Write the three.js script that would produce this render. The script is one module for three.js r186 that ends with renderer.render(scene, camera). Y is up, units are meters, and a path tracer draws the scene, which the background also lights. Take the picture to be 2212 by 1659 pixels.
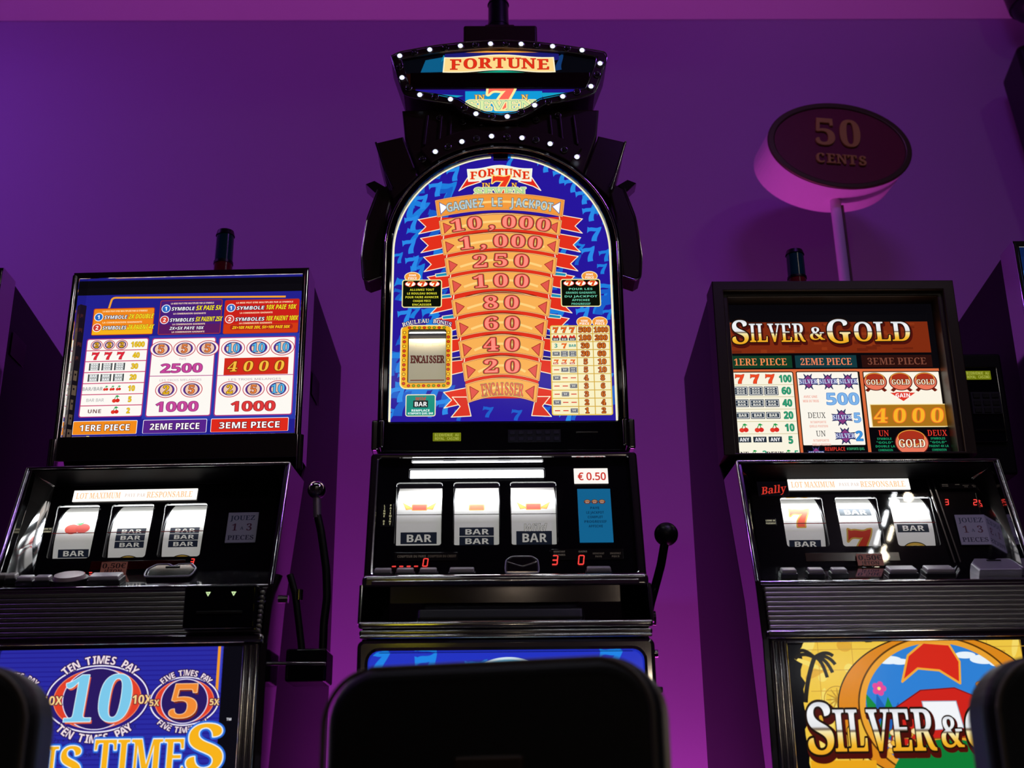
import * as THREE from 'three';
import { RoundedBoxGeometry } from 'three/addons/geometries/RoundedBoxGeometry.js';
import { mergeGeometries } from 'three/addons/utils/BufferGeometryUtils.js';
import { RectAreaLightUniformsLib } from 'three/addons/lights/RectAreaLightUniformsLib.js';

// ---------------------------------------------------------------- camera, light, exposure
RectAreaLightUniformsLib.init();
const scene = new THREE.Scene();
scene.background = new THREE.Color(0x000000);
const camera = new THREE.PerspectiveCamera(33.57, 2212 / 1659, 0.05, 60);
camera.position.set(0, 0.8, 0);
camera.rotation.order = 'YXZ';
camera.rotation.set(THREE.MathUtils.degToRad(20.3), THREE.MathUtils.degToRad(-0.85), THREE.MathUtils.degToRad(-0.65));
camera.focus = 2.95;
camera.userData.fStop = 3.2;
const renderer = new THREE.WebGLRenderer({ antialias: true });
renderer.toneMapping = THREE.LinearToneMapping;
renderer.toneMappingExposure = 1.0;
renderer.shadowMap.enabled = true;

const WALL_Z = -3.85, CEIL = 3.626;
function area(parent, color, intensity, w, h, pos, look) {      // a soft lamp: stands at pos and shines towards look
  const l = new THREE.RectAreaLight(color, intensity, w, h);
  l.position.set(...pos); parent.add(l);
  const m = new THREE.Matrix4().lookAt(new THREE.Vector3(...pos), new THREE.Vector3(...look), Math.abs(look[0] - pos[0]) + Math.abs(look[2] - pos[2]) < 1e-4 ? new THREE.Vector3(0, 0, 1) : new THREE.Vector3(0, 1, 0));
  l.quaternion.setFromRotationMatrix(m);
  return l;
}
const LIGHT = { magenta: new THREE.Color(0.82, 0.09, 0.66), violet: new THREE.Color(0.42, 0.10, 1.0), white: new THREE.Color(0.93, 0.96, 1.0), warm: new THREE.Color(1.0, 0.86, 0.62) };

// ---------------------------------------------------------------- helpers
let seed = 7;
const rnd = () => { seed = (seed * 1664525 + 1013904223) >>> 0; return seed / 4294967296; };
const taken = new Map();
function numbered(n) { const k = taken.get(n) || 0; taken.set(n, k + 1); return k ? n + '_' + String(k).padStart(3, '0') : n; }
function mesh(name, geo, m, parent = scene, pos, rot) {
  const o = new THREE.Mesh(geo, m); o.name = parent === scene ? numbered(name) : name; o.castShadow = o.receiveShadow = true;
  if (pos) o.position.set(...pos); if (rot) o.rotation.set(...rot);
  parent.add(o); return o;
}
function thing(name, label, category, pos = [0, 0, 0], turn = 0, group) {
  const o = new THREE.Group(); o.name = numbered(name); o.position.set(...pos); o.rotation.y = turn; scene.add(o);
  o.userData = { label, category }; if (group) o.userData.group = group; return o;
}
function struct(name, geo, m, pos, rot) { const o = mesh(name, geo, m, scene, pos, rot); o.userData = { kind: 'structure' }; return o; }
const rb = (w, h, d, r = 0.004, s = 2) => new RoundedBoxGeometry(w, h, d, s, Math.min(r, w / 2.05, h / 2.05, d / 2.05));
const bx = (w, h, d, x = 0, y = 0, z = 0) => new THREE.BoxGeometry(w, h, d).translate(x, y, z);
const cyl = (r1, r2, h, n = 28) => new THREE.CylinderGeometry(r1, r2, h, n);
function path2(pts, holes = []) {
  const s = new THREE.Shape(pts.map((p) => new THREE.Vector2(p[0], p[1])));
  for (const h of holes) s.holes.push(new THREE.Path(h.map((p) => new THREE.Vector2(p[0], p[1]))));
  return s;
}
function plate(pts, depth, bevel = 0.003, holes = [], seg = 2) {     // front face at z = 0, body behind it
  const g = new THREE.ExtrudeGeometry(path2(pts, holes), { depth: depth - 2 * bevel, bevelEnabled: bevel > 0, bevelSize: bevel, bevelThickness: bevel, bevelOffset: -bevel, bevelSegments: seg, curveSegments: 12 });
  return g.translate(0, 0, -depth + bevel);
}
function prism(prof, x0, x1, bevel = 0.003) {                         // side profile [[z, y] ...] swept from x0 to x1
  const g = new THREE.ExtrudeGeometry(path2(prof.map(([z, y]) => [-z, y])), { depth: x1 - x0 - 2 * bevel, bevelEnabled: bevel > 0, bevelSize: bevel, bevelThickness: bevel, bevelOffset: -bevel, bevelSegments: 2 });
  return g.rotateY(Math.PI / 2).translate(x0 + bevel, 0, 0);
}
function facets(quads, thick = 0) {                                   // flat four-cornered faces, each with uv 0..1
  const p = [], uv = [];
  for (const [a, b, c, d] of quads) { p.push(...a, ...b, ...c, ...a, ...c, ...d); uv.push(0, 0, 1, 0, 1, 1, 0, 0, 1, 1, 0, 1); }
  const g = new THREE.BufferGeometry();
  g.setAttribute('position', new THREE.Float32BufferAttribute(p, 3)); g.setAttribute('uv', new THREE.Float32BufferAttribute(uv, 2)); g.computeVertexNormals();
  return g;
}
function slab(a, b, c, d, t) {                                        // four-cornered plate of thickness t behind its face (a b c d anticlockwise seen from the front)
  const A = [a, b, c, d].map((v) => new THREE.Vector3(...v)), n = A[1].clone().sub(A[0]).cross(A[3].clone().sub(A[0])).normalize().multiplyScalar(-t);
  const F = A.map((v) => v.toArray()), B = A.map((v) => v.clone().add(n).toArray());
  const q = [[F[0], F[1], F[2], F[3]], [B[1], B[0], B[3], B[2]]];
  for (let i = 0; i < 4; i++) { const j = (i + 1) % 4; q.push([F[j], F[i], B[i], B[j]]); }
  return facets(q);
}
const tube = (pts, r, closed = false, n = 64, k = 10) => new THREE.TubeGeometry(new THREE.CatmullRomCurve3(pts.map((p) => new THREE.Vector3(...p)), closed, 'catmullrom', 0.2), n, r, k, closed);
function rod(a, b, r, k = 12) {
  const A = new THREE.Vector3(...a), B = new THREE.Vector3(...b), d = B.clone().sub(A);
  const g = new THREE.CylinderGeometry(r, r, d.length(), k);
  g.applyQuaternion(new THREE.Quaternion().setFromUnitVectors(new THREE.Vector3(0, 1, 0), d.clone().normalize()));
  return g.translate(...A.add(B).multiplyScalar(0.5).toArray());
}
function merged(list) { return mergeGeometries(list.map((g) => { const k = g.index ? g.toNonIndexed() : g; for (const a of Object.keys(k.attributes)) if (!['position', 'normal', 'uv'].includes(a)) k.deleteAttribute(a); return k; })); }
function planarUV(g, x0, y0, w, h) {
  const p = g.attributes.position, uv = new Float32Array(p.count * 2);
  for (let i = 0; i < p.count; i++) { uv[2 * i] = (p.getX(i) - x0) / w; uv[2 * i + 1] = (p.getY(i) - y0) / h; }
  g.setAttribute('uv', new THREE.BufferAttribute(uv, 2)); return g;
}
function roundRectPts(x0, y0, x1, y1, r, n = 5) {
  const o = [];
  for (const [cx, cy, a] of [[x1 - r, y1 - r, 0], [x0 + r, y1 - r, 1], [x0 + r, y0 + r, 2], [x1 - r, y0 + r, 3]]) for (let i = 0; i <= n; i++) { const t = (a + i / n) * Math.PI / 2; o.push([cx + r * Math.cos(t), cy + r * Math.sin(t)]); }
  return o;
}

// ---------------------------------------------------------------- print: canvas helpers
function canvasTex(w, h, draw) {
  const c = document.createElement('canvas'); c.width = Math.round(w); c.height = Math.round(h);
  draw(c.getContext('2d'), c.width, c.height);
  const t = new THREE.CanvasTexture(c); t.colorSpace = THREE.SRGBColorSpace; t.anisotropy = 8; return t;
}
function txt(g, s, x, y, size, o = {}) {
  g.save(); g.translate(x, y); if (o.rot) g.rotate(o.rot); g.transform(o.sx || 1, 0, o.skew || 0, o.sy || 1, 0, 0);
  g.font = (o.weight || 'bold') + ' ' + size + 'px ' + (o.font || 'sans-serif'); g.textAlign = o.align || 'center'; g.textBaseline = o.base || 'middle'; g.lineJoin = 'round';
  if (o.width) { const m = g.measureText(s).width; g.scale(o.width / m / (o.sx || 1), 1); }
  if (o.shadow) { g.fillStyle = o.shadow; g.fillText(s, size * 0.06, size * 0.07); }
  if (o.stroke2) { g.strokeStyle = o.stroke2; g.lineWidth = o.lw2 || size * 0.22; g.strokeText(s, 0, 0); }
  if (o.stroke) { g.strokeStyle = o.stroke; g.lineWidth = o.lw || size * 0.1; g.strokeText(s, 0, 0); }
  if (o.fill !== null) { g.fillStyle = o.fill || '#fff'; g.fillText(s, 0, 0); }
  g.restore();
}
function arcTxt(g, s, cx, cy, rx, ry, mid, span, size, o = {}) {     // letters along an ellipse, mid and span in radians (0 = up)
  const n = s.length;
  for (let i = 0; i < n; i++) {
    const a = mid + (n > 1 ? (i / (n - 1) - 0.5) : 0) * span;
    txt(g, s[i], cx + rx * Math.sin(a), cy - ry * Math.cos(a), size, { ...o, rot: (o.flip ? a + Math.PI : a) * (o.turn ?? 1) });
  }
}
function poly(g, pts, fill, stroke, lw = 3) {
  g.beginPath(); pts.forEach((p, i) => (i ? g.lineTo(...p) : g.moveTo(...p))); g.closePath();
  if (fill) { g.fillStyle = fill; g.fill(); } if (stroke) { g.strokeStyle = stroke; g.lineWidth = lw; g.lineJoin = 'round'; g.stroke(); }
}
function rr(g, x, y, w, h, r, fill, stroke, lw = 3) {
  g.beginPath(); g.moveTo(x + r, y); g.arcTo(x + w, y, x + w, y + h, r); g.arcTo(x + w, y + h, x, y + h, r); g.arcTo(x, y + h, x, y, r); g.arcTo(x, y, x + w, y, r); g.closePath();
  if (fill) { g.fillStyle = fill; g.fill(); } if (stroke) { g.strokeStyle = stroke; g.lineWidth = lw; g.stroke(); }
}
function oval(g, x, y, rx, ry, fill, stroke, lw = 3) { g.beginPath(); g.ellipse(x, y, rx, ry, 0, 0, 2 * Math.PI); if (fill) { g.fillStyle = fill; g.fill(); } if (stroke) { g.strokeStyle = stroke; g.lineWidth = lw; g.stroke(); } }
function seven(g, x, y, s, fill, stroke, lw, rot = 0) {
  g.save(); g.translate(x, y); g.rotate(rot); g.scale(s, s); g.beginPath();
  g.moveTo(-0.42, -0.5); g.lineTo(-0.3, -0.44); g.bezierCurveTo(-0.1, -0.52, 0.1, -0.34, 0.32, -0.48); g.lineTo(0.46, -0.5); g.bezierCurveTo(0.4, -0.1, 0.12, 0.1, 0.14, 0.5); g.lineTo(-0.2, 0.5);
  g.bezierCurveTo(-0.2, 0.18, -0.02, 0, 0.12, -0.2); g.bezierCurveTo(-0.06, -0.14, -0.2, -0.26, -0.36, -0.16); g.lineTo(-0.46, -0.06); g.closePath();
  if (stroke) { g.strokeStyle = stroke; g.lineWidth = lw || 0.1; g.lineJoin = 'round'; g.stroke(); } g.fillStyle = fill; g.fill(); g.restore();
}
function cherry(g, x, y, s) {
  g.strokeStyle = '#1f8a3a'; g.lineWidth = s * 0.08; g.beginPath(); g.moveTo(x - s * 0.2, y); g.quadraticCurveTo(x, y - s * 0.5, x + s * 0.1, y - s * 0.5); g.lineTo(x + s * 0.25, y); g.stroke();
  poly(g, [[x - s * 0.1, y - s * 0.5], [x + s * 0.15, y - s * 0.6], [x + s * 0.45, y - s * 0.42], [x + s * 0.12, y - s * 0.36]], '#1f9a45');
  oval(g, x - s * 0.2, y + s * 0.15, s * 0.27, s * 0.25, '#e23a2a'); oval(g, x + s * 0.24, y + s * 0.12, s * 0.27, s * 0.25, '#d82a24');
}
function barBox(g, x, y, w, h, n = 1, dark = '#202838', light = '#f4f2e6', word = 'BAR') {
  const k = h / n;
  for (let i = 0; i < n; i++) { g.fillStyle = dark; g.fillRect(x - w / 2, y - h / 2 + i * k + k * 0.04, w, k * 0.92); txt(g, word, x, y - h / 2 + (i + 0.52) * k, k * 0.82, { fill: light, width: w * 0.72 }); }
}
function smallLines(g, x, y, w, n, gap, color, words) { for (let i = 0; i < n; i++) txt(g, words[i % words.length], x, y + i * gap, gap * 0.82, { fill: color, width: w * (0.75 + 0.25 * ((i * 7) % 3) / 2) }); }

// ---------------------------------------------------------------- print: the illuminated glasses
const GLASS = { r: 0.262, yc: 2.155, y0: 1.727, s: 2600 };           // round topped award glass, metres
function fortuneLogo(g, cx, y, k) {                                   // banner FORTUNE, a red 7, IN N and SEVEN below
  poly(g, [[cx - 200 * k, y + 75 * k], [cx - 262 * k, y + 180 * k], [cx - 215 * k, y + 150 * k], [cx - 120 * k, y + 115 * k]], '#e0281c', '#fff3d0', 7 * k);
  poly(g, [[cx + 200 * k, y + 75 * k], [cx + 262 * k, y + 180 * k], [cx + 215 * k, y + 150 * k], [cx + 120 * k, y + 115 * k]], '#e0281c', '#fff3d0', 7 * k);
  g.beginPath(); g.moveTo(cx - 208 * k, y + 25 * k); g.bezierCurveTo(cx - 90 * k, y + 25 * k, cx - 70 * k, y - 4 * k, cx, y - 4 * k); g.bezierCurveTo(cx + 70 * k, y - 4 * k, cx + 90 * k, y + 25 * k, cx + 208 * k, y + 22 * k);
  g.lineTo(cx + 200 * k, y + 112 * k); g.bezierCurveTo(cx + 90 * k, y + 112 * k, cx + 70 * k, y + 80 * k, cx, y + 80 * k); g.bezierCurveTo(cx - 70 * k, y + 80 * k, cx - 90 * k, y + 112 * k, cx - 200 * k, y + 112 * k); g.closePath();
  g.fillStyle = '#f3f0d8'; g.fill(); g.strokeStyle = '#f8fff0'; g.lineWidth = 7 * k; g.stroke();
  const w = 'FORTUNE';
  for (let i = 0; i < 7; i++) { const u = (i - 3) / 3, d = 24 * u * u; txt(g, w[i], cx + u * 168 * k, y + (46 + d) * k, 76 * k, { font: 'serif', fill: '#df2418', stroke: '#f7a04a', lw: 4 * k, sx: 0.98 }); }
  seven(g, cx + 10 * k, y + 134 * k, 128 * k, '#ef3a1e', '#ffe27a', 0.12);
  txt(g, 'IN', cx - 88 * k, y + 142 * k, 46 * k, { fill: '#ffd257', stroke: '#8a3a14', lw: 5 * k, font: 'serif' }); txt(g, 'N', cx + 92 * k, y + 142 * k, 46 * k, { fill: '#ffd257', stroke: '#8a3a14', lw: 5 * k, font: 'serif' });
  txt(g, 'SEVEN', cx, y + 188 * k, 78 * k, { font: 'serif', width: 330 * k, fill: '#c8e890', stroke: '#2b96a8', lw: 4 * k, stroke2: '#f5f3b4', lw2: 15 * k });
}
const texFortune = canvasTex(2 * GLASS.r * GLASS.s, (GLASS.yc + GLASS.r - GLASS.y0) * GLASS.s, (g, W, H) => {
  g.fillStyle = '#26169a'; g.fillRect(0, 0, W, H);
  for (let i = 0; i < 170; i++) { const x = rnd() * W, y = 30 + rnd() * (H - 60), s = 60 + rnd() * 100; if (Math.abs(x - 670) < 300 && y > 40) continue; seven(g, x, y, s, rnd() < 0.55 ? '#1f7fdc' : '#1a5fc8', null, 0, (rnd() - 0.5) * 0.5); }
  for (const [x, y] of [[960, 70], [1060, 150], [1130, 215], [1200, 300], [1240, 420], [1262, 560], [1225, 700], [180, 330], [270, 240], [380, 130], [120, 480], [110, 640], [130, 760], [1180, 1110], [90, 1120], [60, 1620], [330, 1700], [1060, 1770]]) seven(g, x, y, 100, '#2a8be6', null, 0, ((x + y) % 5 - 2) * 0.1);
  for (let i = 0; i < 6; i++) seven(g, 250 + i * 170, 1735 + (i % 2) * 20, 70, '#1a5fc8', null, 0, 0.1);
  g.strokeStyle = '#f7f2cf'; g.lineWidth = 12; g.beginPath(); g.moveTo(7, H); g.lineTo(7, GLASS.r * GLASS.s); g.arc(W / 2, GLASS.r * GLASS.s, W / 2 - 7, Math.PI, Math.PI * 1.47); g.stroke();
  g.beginPath(); g.arc(W / 2, GLASS.r * GLASS.s, W / 2 - 7, Math.PI * 1.53, 2 * Math.PI); g.lineTo(W - 7, H); g.stroke();
  fortuneLogo(g, 672, 72, 0.99);
  const rows = [['GAGNEZ LE JACKPOT', 265, 1079, 321, 436], ['10,000', 290, 1058, 466, 568], ['1,000', 306, 1043, 597, 701], ['250', 327, 1023, 727, 838], ['100', 351, 997, 863, 975], ['80', 371, 979, 1010, 1120], ['60', 395, 957, 1147, 1257], ['40', 415, 934, 1285, 1397], ['20', 438, 912, 1424, 1538], ['ENCAISSER', 458, 893, 1561, 1675]];
  poly(g, [[300, 440], [1044, 440], [880, 1650], [470, 1650]], '#e2301c');
  for (let i = 1; i < 10; i++) {                                      // forked ribbon ends on both sides
    const [, l, r, t] = rows[i], d = i === 9 ? 60 : 0;
    for (const [e, s] of [[l, -1], [r, 1]]) {
      poly(g, [[e - s * 14, t - 42 + d], [e + s * 132, t - 12 + d], [e + s * 84, t + 38 + d], [e + s * 128, t + 88 + d], [e - s * 4, t + 56 + d]], '#e2301c', '#fdeccb', 6);
      if (i > 3 && i < 9) poly(g, [[e + s * 2, t - 44], [e + s * 82, t - 32], [e + s * 78, t - 12], [e + s * 2, t - 20]], i > 6 ? '#1c1560' : '#1c8fb4', '#fdeccb', 5);
    }
  }
  for (const s of [-1, 1]) poly(g, [[670 + s * 205, 1640], [670 + s * 180, 1760], [670 + s * 297, 1766], [670 + s * 245, 1700], [670 + s * 292, 1640]], '#d93424', '#fdeccb', 6);
  rows.forEach(([s, l, r, t, b], i) => {
    const m = (l + r) / 2, up = 50 - i, k = 15;
    g.beginPath(); g.moveTo(l, t); g.quadraticCurveTo(m, t - 2 * up, r, t); g.lineTo(r - k, b); g.quadraticCurveTo(m, b - 2 * up, l + k, b); g.closePath();
    g.fillStyle = i ? '#f8b055' : '#f39a3c'; g.fill(); g.strokeStyle = '#b5521c'; g.lineWidth = 8; g.stroke(); g.strokeStyle = '#ffe0a2'; g.lineWidth = 3; g.stroke();
    g.save(); g.clip(); g.strokeStyle = '#ffd27e'; g.lineWidth = 15; g.beginPath(); g.moveTo(l + 95, (t + b) / 2); g.quadraticCurveTo(m, (t + b) / 2 - 2 * up, r - 95, (t + b) / 2); g.stroke(); g.restore();
    for (const [e, q] of [[l, 1], [r, -1]]) poly(g, [[e + q * 24, t + 12], [e + q * 78, (t + b) / 2 - 14], [e + q * 34, b - 18]], i ? '#e2584c' : '#ffffff', i ? '#a03020' : '#5060a0', 4);
    const y = (t + b) / 2 - up + 4;
    if (i === 0) { const n = s.length; for (let c = 0; c < n; c++) { const u = (c - (n - 1) / 2) / ((n - 1) / 2); txt(g, s[c], m + u * 318, y + 36 * u * u, 86, { fill: '#b9cdd0', stroke: '#56686c', lw: 7, rot: u * 0.13, sx: 0.74 }); } }
    else if (i === 9) for (let c = 0; c < 9; c++) { const u = (c - 4) / 4; txt(g, s[c], m + u * 112, y + 8 + 10 * u * u, 108, { font: 'serif', fill: '#f0604c', stroke: '#3f8f5a', lw: 5, rot: u * 0.1, sx: 0.42 }); }
    else { const n = s.length, w = s.includes(',') ? 108 : 128; for (let c = 0; c < n; c++) { const u = c - (n - 1) / 2, f = u * w / 320; txt(g, s[c], m + u * w, y + 30 * f * f, 116, { font: 'serif', fill: '#ff8f7e', stroke: '#c9302a', lw: 9, stroke2: '#56503a', lw2: 15, rot: f * 0.16, sx: 1.42 }); } }
    if (i < 9) { g.strokeStyle = '#5c1a10'; g.lineWidth = 13; g.beginPath(); g.moveTo(l + 105, b + 13); g.quadraticCurveTo(m, b + 13 - 1.5 * up, r - 105, b + 13); g.stroke(); g.strokeStyle = '#fbdba0'; g.lineWidth = 3; g.stroke(); }
  });
  for (const [x, c, tab, a] of [[68, '#e8e23c', 128, ['ALLUMEZ TOUT', 'LE ROULEAU BONUS', 'POUR FAIRE AVANCER', 'CHAQUE PIECE', 'ENCAISSER']], [1044, '#6fd0ae', 1222, ['POUR LES', 'GRANDS GAGNANTS', 'DU JACKPOT', 'AFFICHEE', 'PROGRESSIF']]]) {
    oval(g, tab, 850, 48, 32, '#f39a3c', '#fff0c0', 5); txt(g, '2EME', tab, 838, 18, { fill: '#fff' }); txt(g, 'PIECE', tab, 858, 20, { fill: '#fff' });
    rr(g, x, 872, 240, 182, 14, '#0a0f06', '#f3e7a4', 7);
    for (let i = 0; i < 3; i++) { oval(g, x + 48 + i * 74, 898, 32, 17, '#fff', '#e03020', 4); seven(g, x + 48 + i * 74, 898, 34, '#e03020', '#ffd25a', 0.14); }
    a.forEach((s, i) => txt(g, s, x + 120, 936 + i * 25, 20, { fill: c, width: [150, 185, 205, 110, 120][i] }));
  }
  rr(g, 66, 1176, 306, 408, 34, '#f2b01e', '#ffe9a0', 8);
  for (let i = 0; i < 12; i++) for (const x of [86, 352]) oval(g, x, 1222 + i * 30, 9, 9, i % 3 ? '#d8401c' : '#f6d23c', '#7a3208', 3);
  for (let i = 0; i < 8; i++) for (const y of [1190, 1566]) oval(g, 116 + i * 30, y, 9, 8, i % 3 ? '#7fae2a' : '#d8401c', '#7a3208', 3);
  for (let c = 0; c < 13; c++) { const u = (c - 6) / 6; txt(g, 'ROULEAU BONUS'[c], 222 + u * 140, 1146 + 24 * u * u, 36, { font: 'serif', fill: '#fff6dc', stroke: '#1c1470', lw: 8, rot: u * 0.24, sx: 0.9 }); }
  rr(g, 103, 1624, 174, 134, 12, '#0d8d7c', '#f3e7c4', 6); txt(g, 'Wild', 190, 1648, 30, { fill: '#e23020', skew: -0.2 }); g.fillStyle = '#152022'; g.fillRect(146, 1660, 88, 44); txt(g, 'BAR', 190, 1683, 40, { fill: '#fff' });
  txt(g, 'REMPLACE', 190, 1722, 20, { fill: '#fff', width: 110 }); txt(g, "N'IMPORTE QUEL BAR", 190, 1742, 17, { fill: '#fff', width: 150 });
  oval(g, 1180, 1158, 46, 34, '#f39a3c', '#fff0c0', 4); oval(g, 1275, 1158, 46, 34, '#f39a3c', '#fff0c0', 4);
  txt(g, '1ERE', 1180, 1150, 20, { fill: '#fff' }); txt(g, 'PIECE', 1180, 1170, 22, { fill: '#fff' }); txt(g, '2EME', 1275, 1150, 20, { fill: '#fff' }); txt(g, 'PIECE', 1275, 1170, 22, { fill: '#fff' });
  rr(g, 974, 1184, 356, 572, 10, '#f7efc2', '#e8c85a', 8);
  const pay = [['500', '1000'], ['100', '200'], ['30', '60'], ['30', '60'], ['5', '10'], ['5', '10'], ['4', '8'], ['3', '6'], ['3', '6'], ['2', '4'], ['1', '2']], rh = 572 / 11;
  pay.forEach(([a, b], i) => {
    const y = 1184 + (i + 0.5) * rh;
    g.strokeStyle = '#d2a83c'; g.lineWidth = 5; if (i) { g.beginPath(); g.moveTo(974, y - rh / 2); g.lineTo(1330, y - rh / 2); g.stroke(); }
    for (const [s, x] of [[a, 1181], [b, 1280]]) txt(g, s, x, y, 46, { font: 'serif', fill: '#d8761c', stroke: '#7a2410', lw: 7, sx: s.length > 3 ? 0.85 : 1.0 });
    for (let k = 0; k < 3; k++) {
      const x = 1004 + k * 50;
      if (i === 0) seven(g, x, y, 36, '#e8641c', '#7a2410', 0.1); else if (i === 1) { poly(g, [[x - 22, y + 4], [x - 12, y - 18], [x, y - 8], [x + 12, y - 20], [x + 22, y + 4]], '#d83020'); barBox(g, x, y + 9, 42, 20, 1); }
      else if (i === 2) { if (k === 1) seven(g, x, y, 36, '#e8641c'); else txt(g, k ? 'BAR' : '3', x, y, k ? 24 : 36, { fill: '#0a8a84' }); }
      else if (i === 4) { seven(g, x, y, 32, '#e8641c'); barBox(g, x - 4, y + 10, 30, 13, 1, '#c83a20'); }
      else if ((i + k) % 3 === 0 || i === 3 || (i === 5 && k)) { const n = (k + i) % 3 ? 2 : 1; rr(g, x - 20, y - 8 - n * 4, 40, 16 + n * 8, 2, '#fff', '#2a3040', 3); barBox(g, x, y, 34, 12 + n * 7, n, '#2a3040'); } else { g.fillStyle = '#d83a28'; g.fillRect(x - 16, y - 3, 32, 6); }
    }
  });
  for (const x of [1131, 1229]) { g.strokeStyle = '#d2a83c'; g.lineWidth = 5; g.beginPath(); g.moveTo(x, 1184); g.lineTo(x, 1756); g.stroke(); }
});
const texFortuneSign = canvasTex(1300, 520, (g, W, H) => {            // 0.52 x 0.208 m, x from -0.26, top at y = 2.715
  g.fillStyle = '#05060c'; g.fillRect(0, 0, W, H);
  poly(g, [[180, 90], [420, 40], [360, 175], [150, 180]], '#0c5c86'); seven(g, 330, 120, 120, '#0f7fa6', null, 0, 0.2); seven(g, 1010, 110, 110, '#123a70', null, 0, -0.2);
  g.fillStyle = '#1c1a70'; g.fillRect(300, 30, 720, 60); g.fillStyle = '#f2a03c'; g.fillRect(320, 22, 660, 12);
  g.beginPath(); g.moveTo(300, 72); g.bezierCurveTo(480, 78, 520, 52, 655, 52); g.bezierCurveTo(790, 52, 830, 78, 985, 72); g.lineTo(993, 176); g.bezierCurveTo(830, 184, 790, 160, 655, 160); g.bezierCurveTo(520, 160, 480, 184, 292, 176); g.closePath();
  g.fillStyle = '#ffd98a'; g.fill(); g.strokeStyle = '#fff4cc'; g.lineWidth = 8; g.stroke();
  poly(g, [[500, 182], [655, 164], [810, 182]], '#0f9a7c');
  const w = 'FORTUNE'; for (let i = 0; i < 7; i++) { const u = (i - 3) / 3; txt(g, w[i], 645 + u * 275, 110 + 12 * u * u, 104, { font: 'serif', fill: '#e23018', stroke: '#a81c10', lw: 4, sx: 1.15 }); }
  g.fillStyle = '#1a0503'; g.fillRect(0, 190, W, 115);
  g.fillStyle = '#1f1684'; g.fillRect(120, 305, 1060, 215); g.fillStyle = '#129ad6'; g.fillRect(430, 318, 480, 202); poly(g, [[200, 335], [420, 350], [300, 385]], '#15a0c4'); poly(g, [[900, 330], [1080, 330], [930, 400]], '#15a0c4');
  seven(g, 660, 352, 190, '#ff6a58', '#fff0a0', 0.16); txt(g, 'IN', 520, 365, 54, { font: 'serif', fill: '#ffe070', stroke: '#a05018', lw: 6 }); txt(g, 'N', 800, 365, 54, { font: 'serif', fill: '#ffe070', stroke: '#a05018', lw: 6 });
  txt(g, 'SEVEN', 650, 420, 92, { font: 'serif', width: 430, fill: '#dff0a8', stroke: '#3f9a9a', lw: 4, stroke2: '#fff0a8', lw2: 18 });
});
const texFortuneBelly = canvasTex(1270, 640, (g, W, H) => {
  g.fillStyle = '#2334c4'; g.fillRect(0, 0, W, H);
  for (let i = 0; i < 22; i++) seven(g, 40 + i * 57, 40 + ((i * 137) % 520), 120, '#1e86e8', null, 0, (rnd() - 0.5) * 0.5);
  oval(g, 645, 330, 300, 300, '#7fd0f4', '#dff6ff', 10); oval(g, 645, 330, 250, 250, '#e9f6e2', '#2a7ac0', 6); fortuneLogo(g, 645, 190, 0.9);
});
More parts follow.
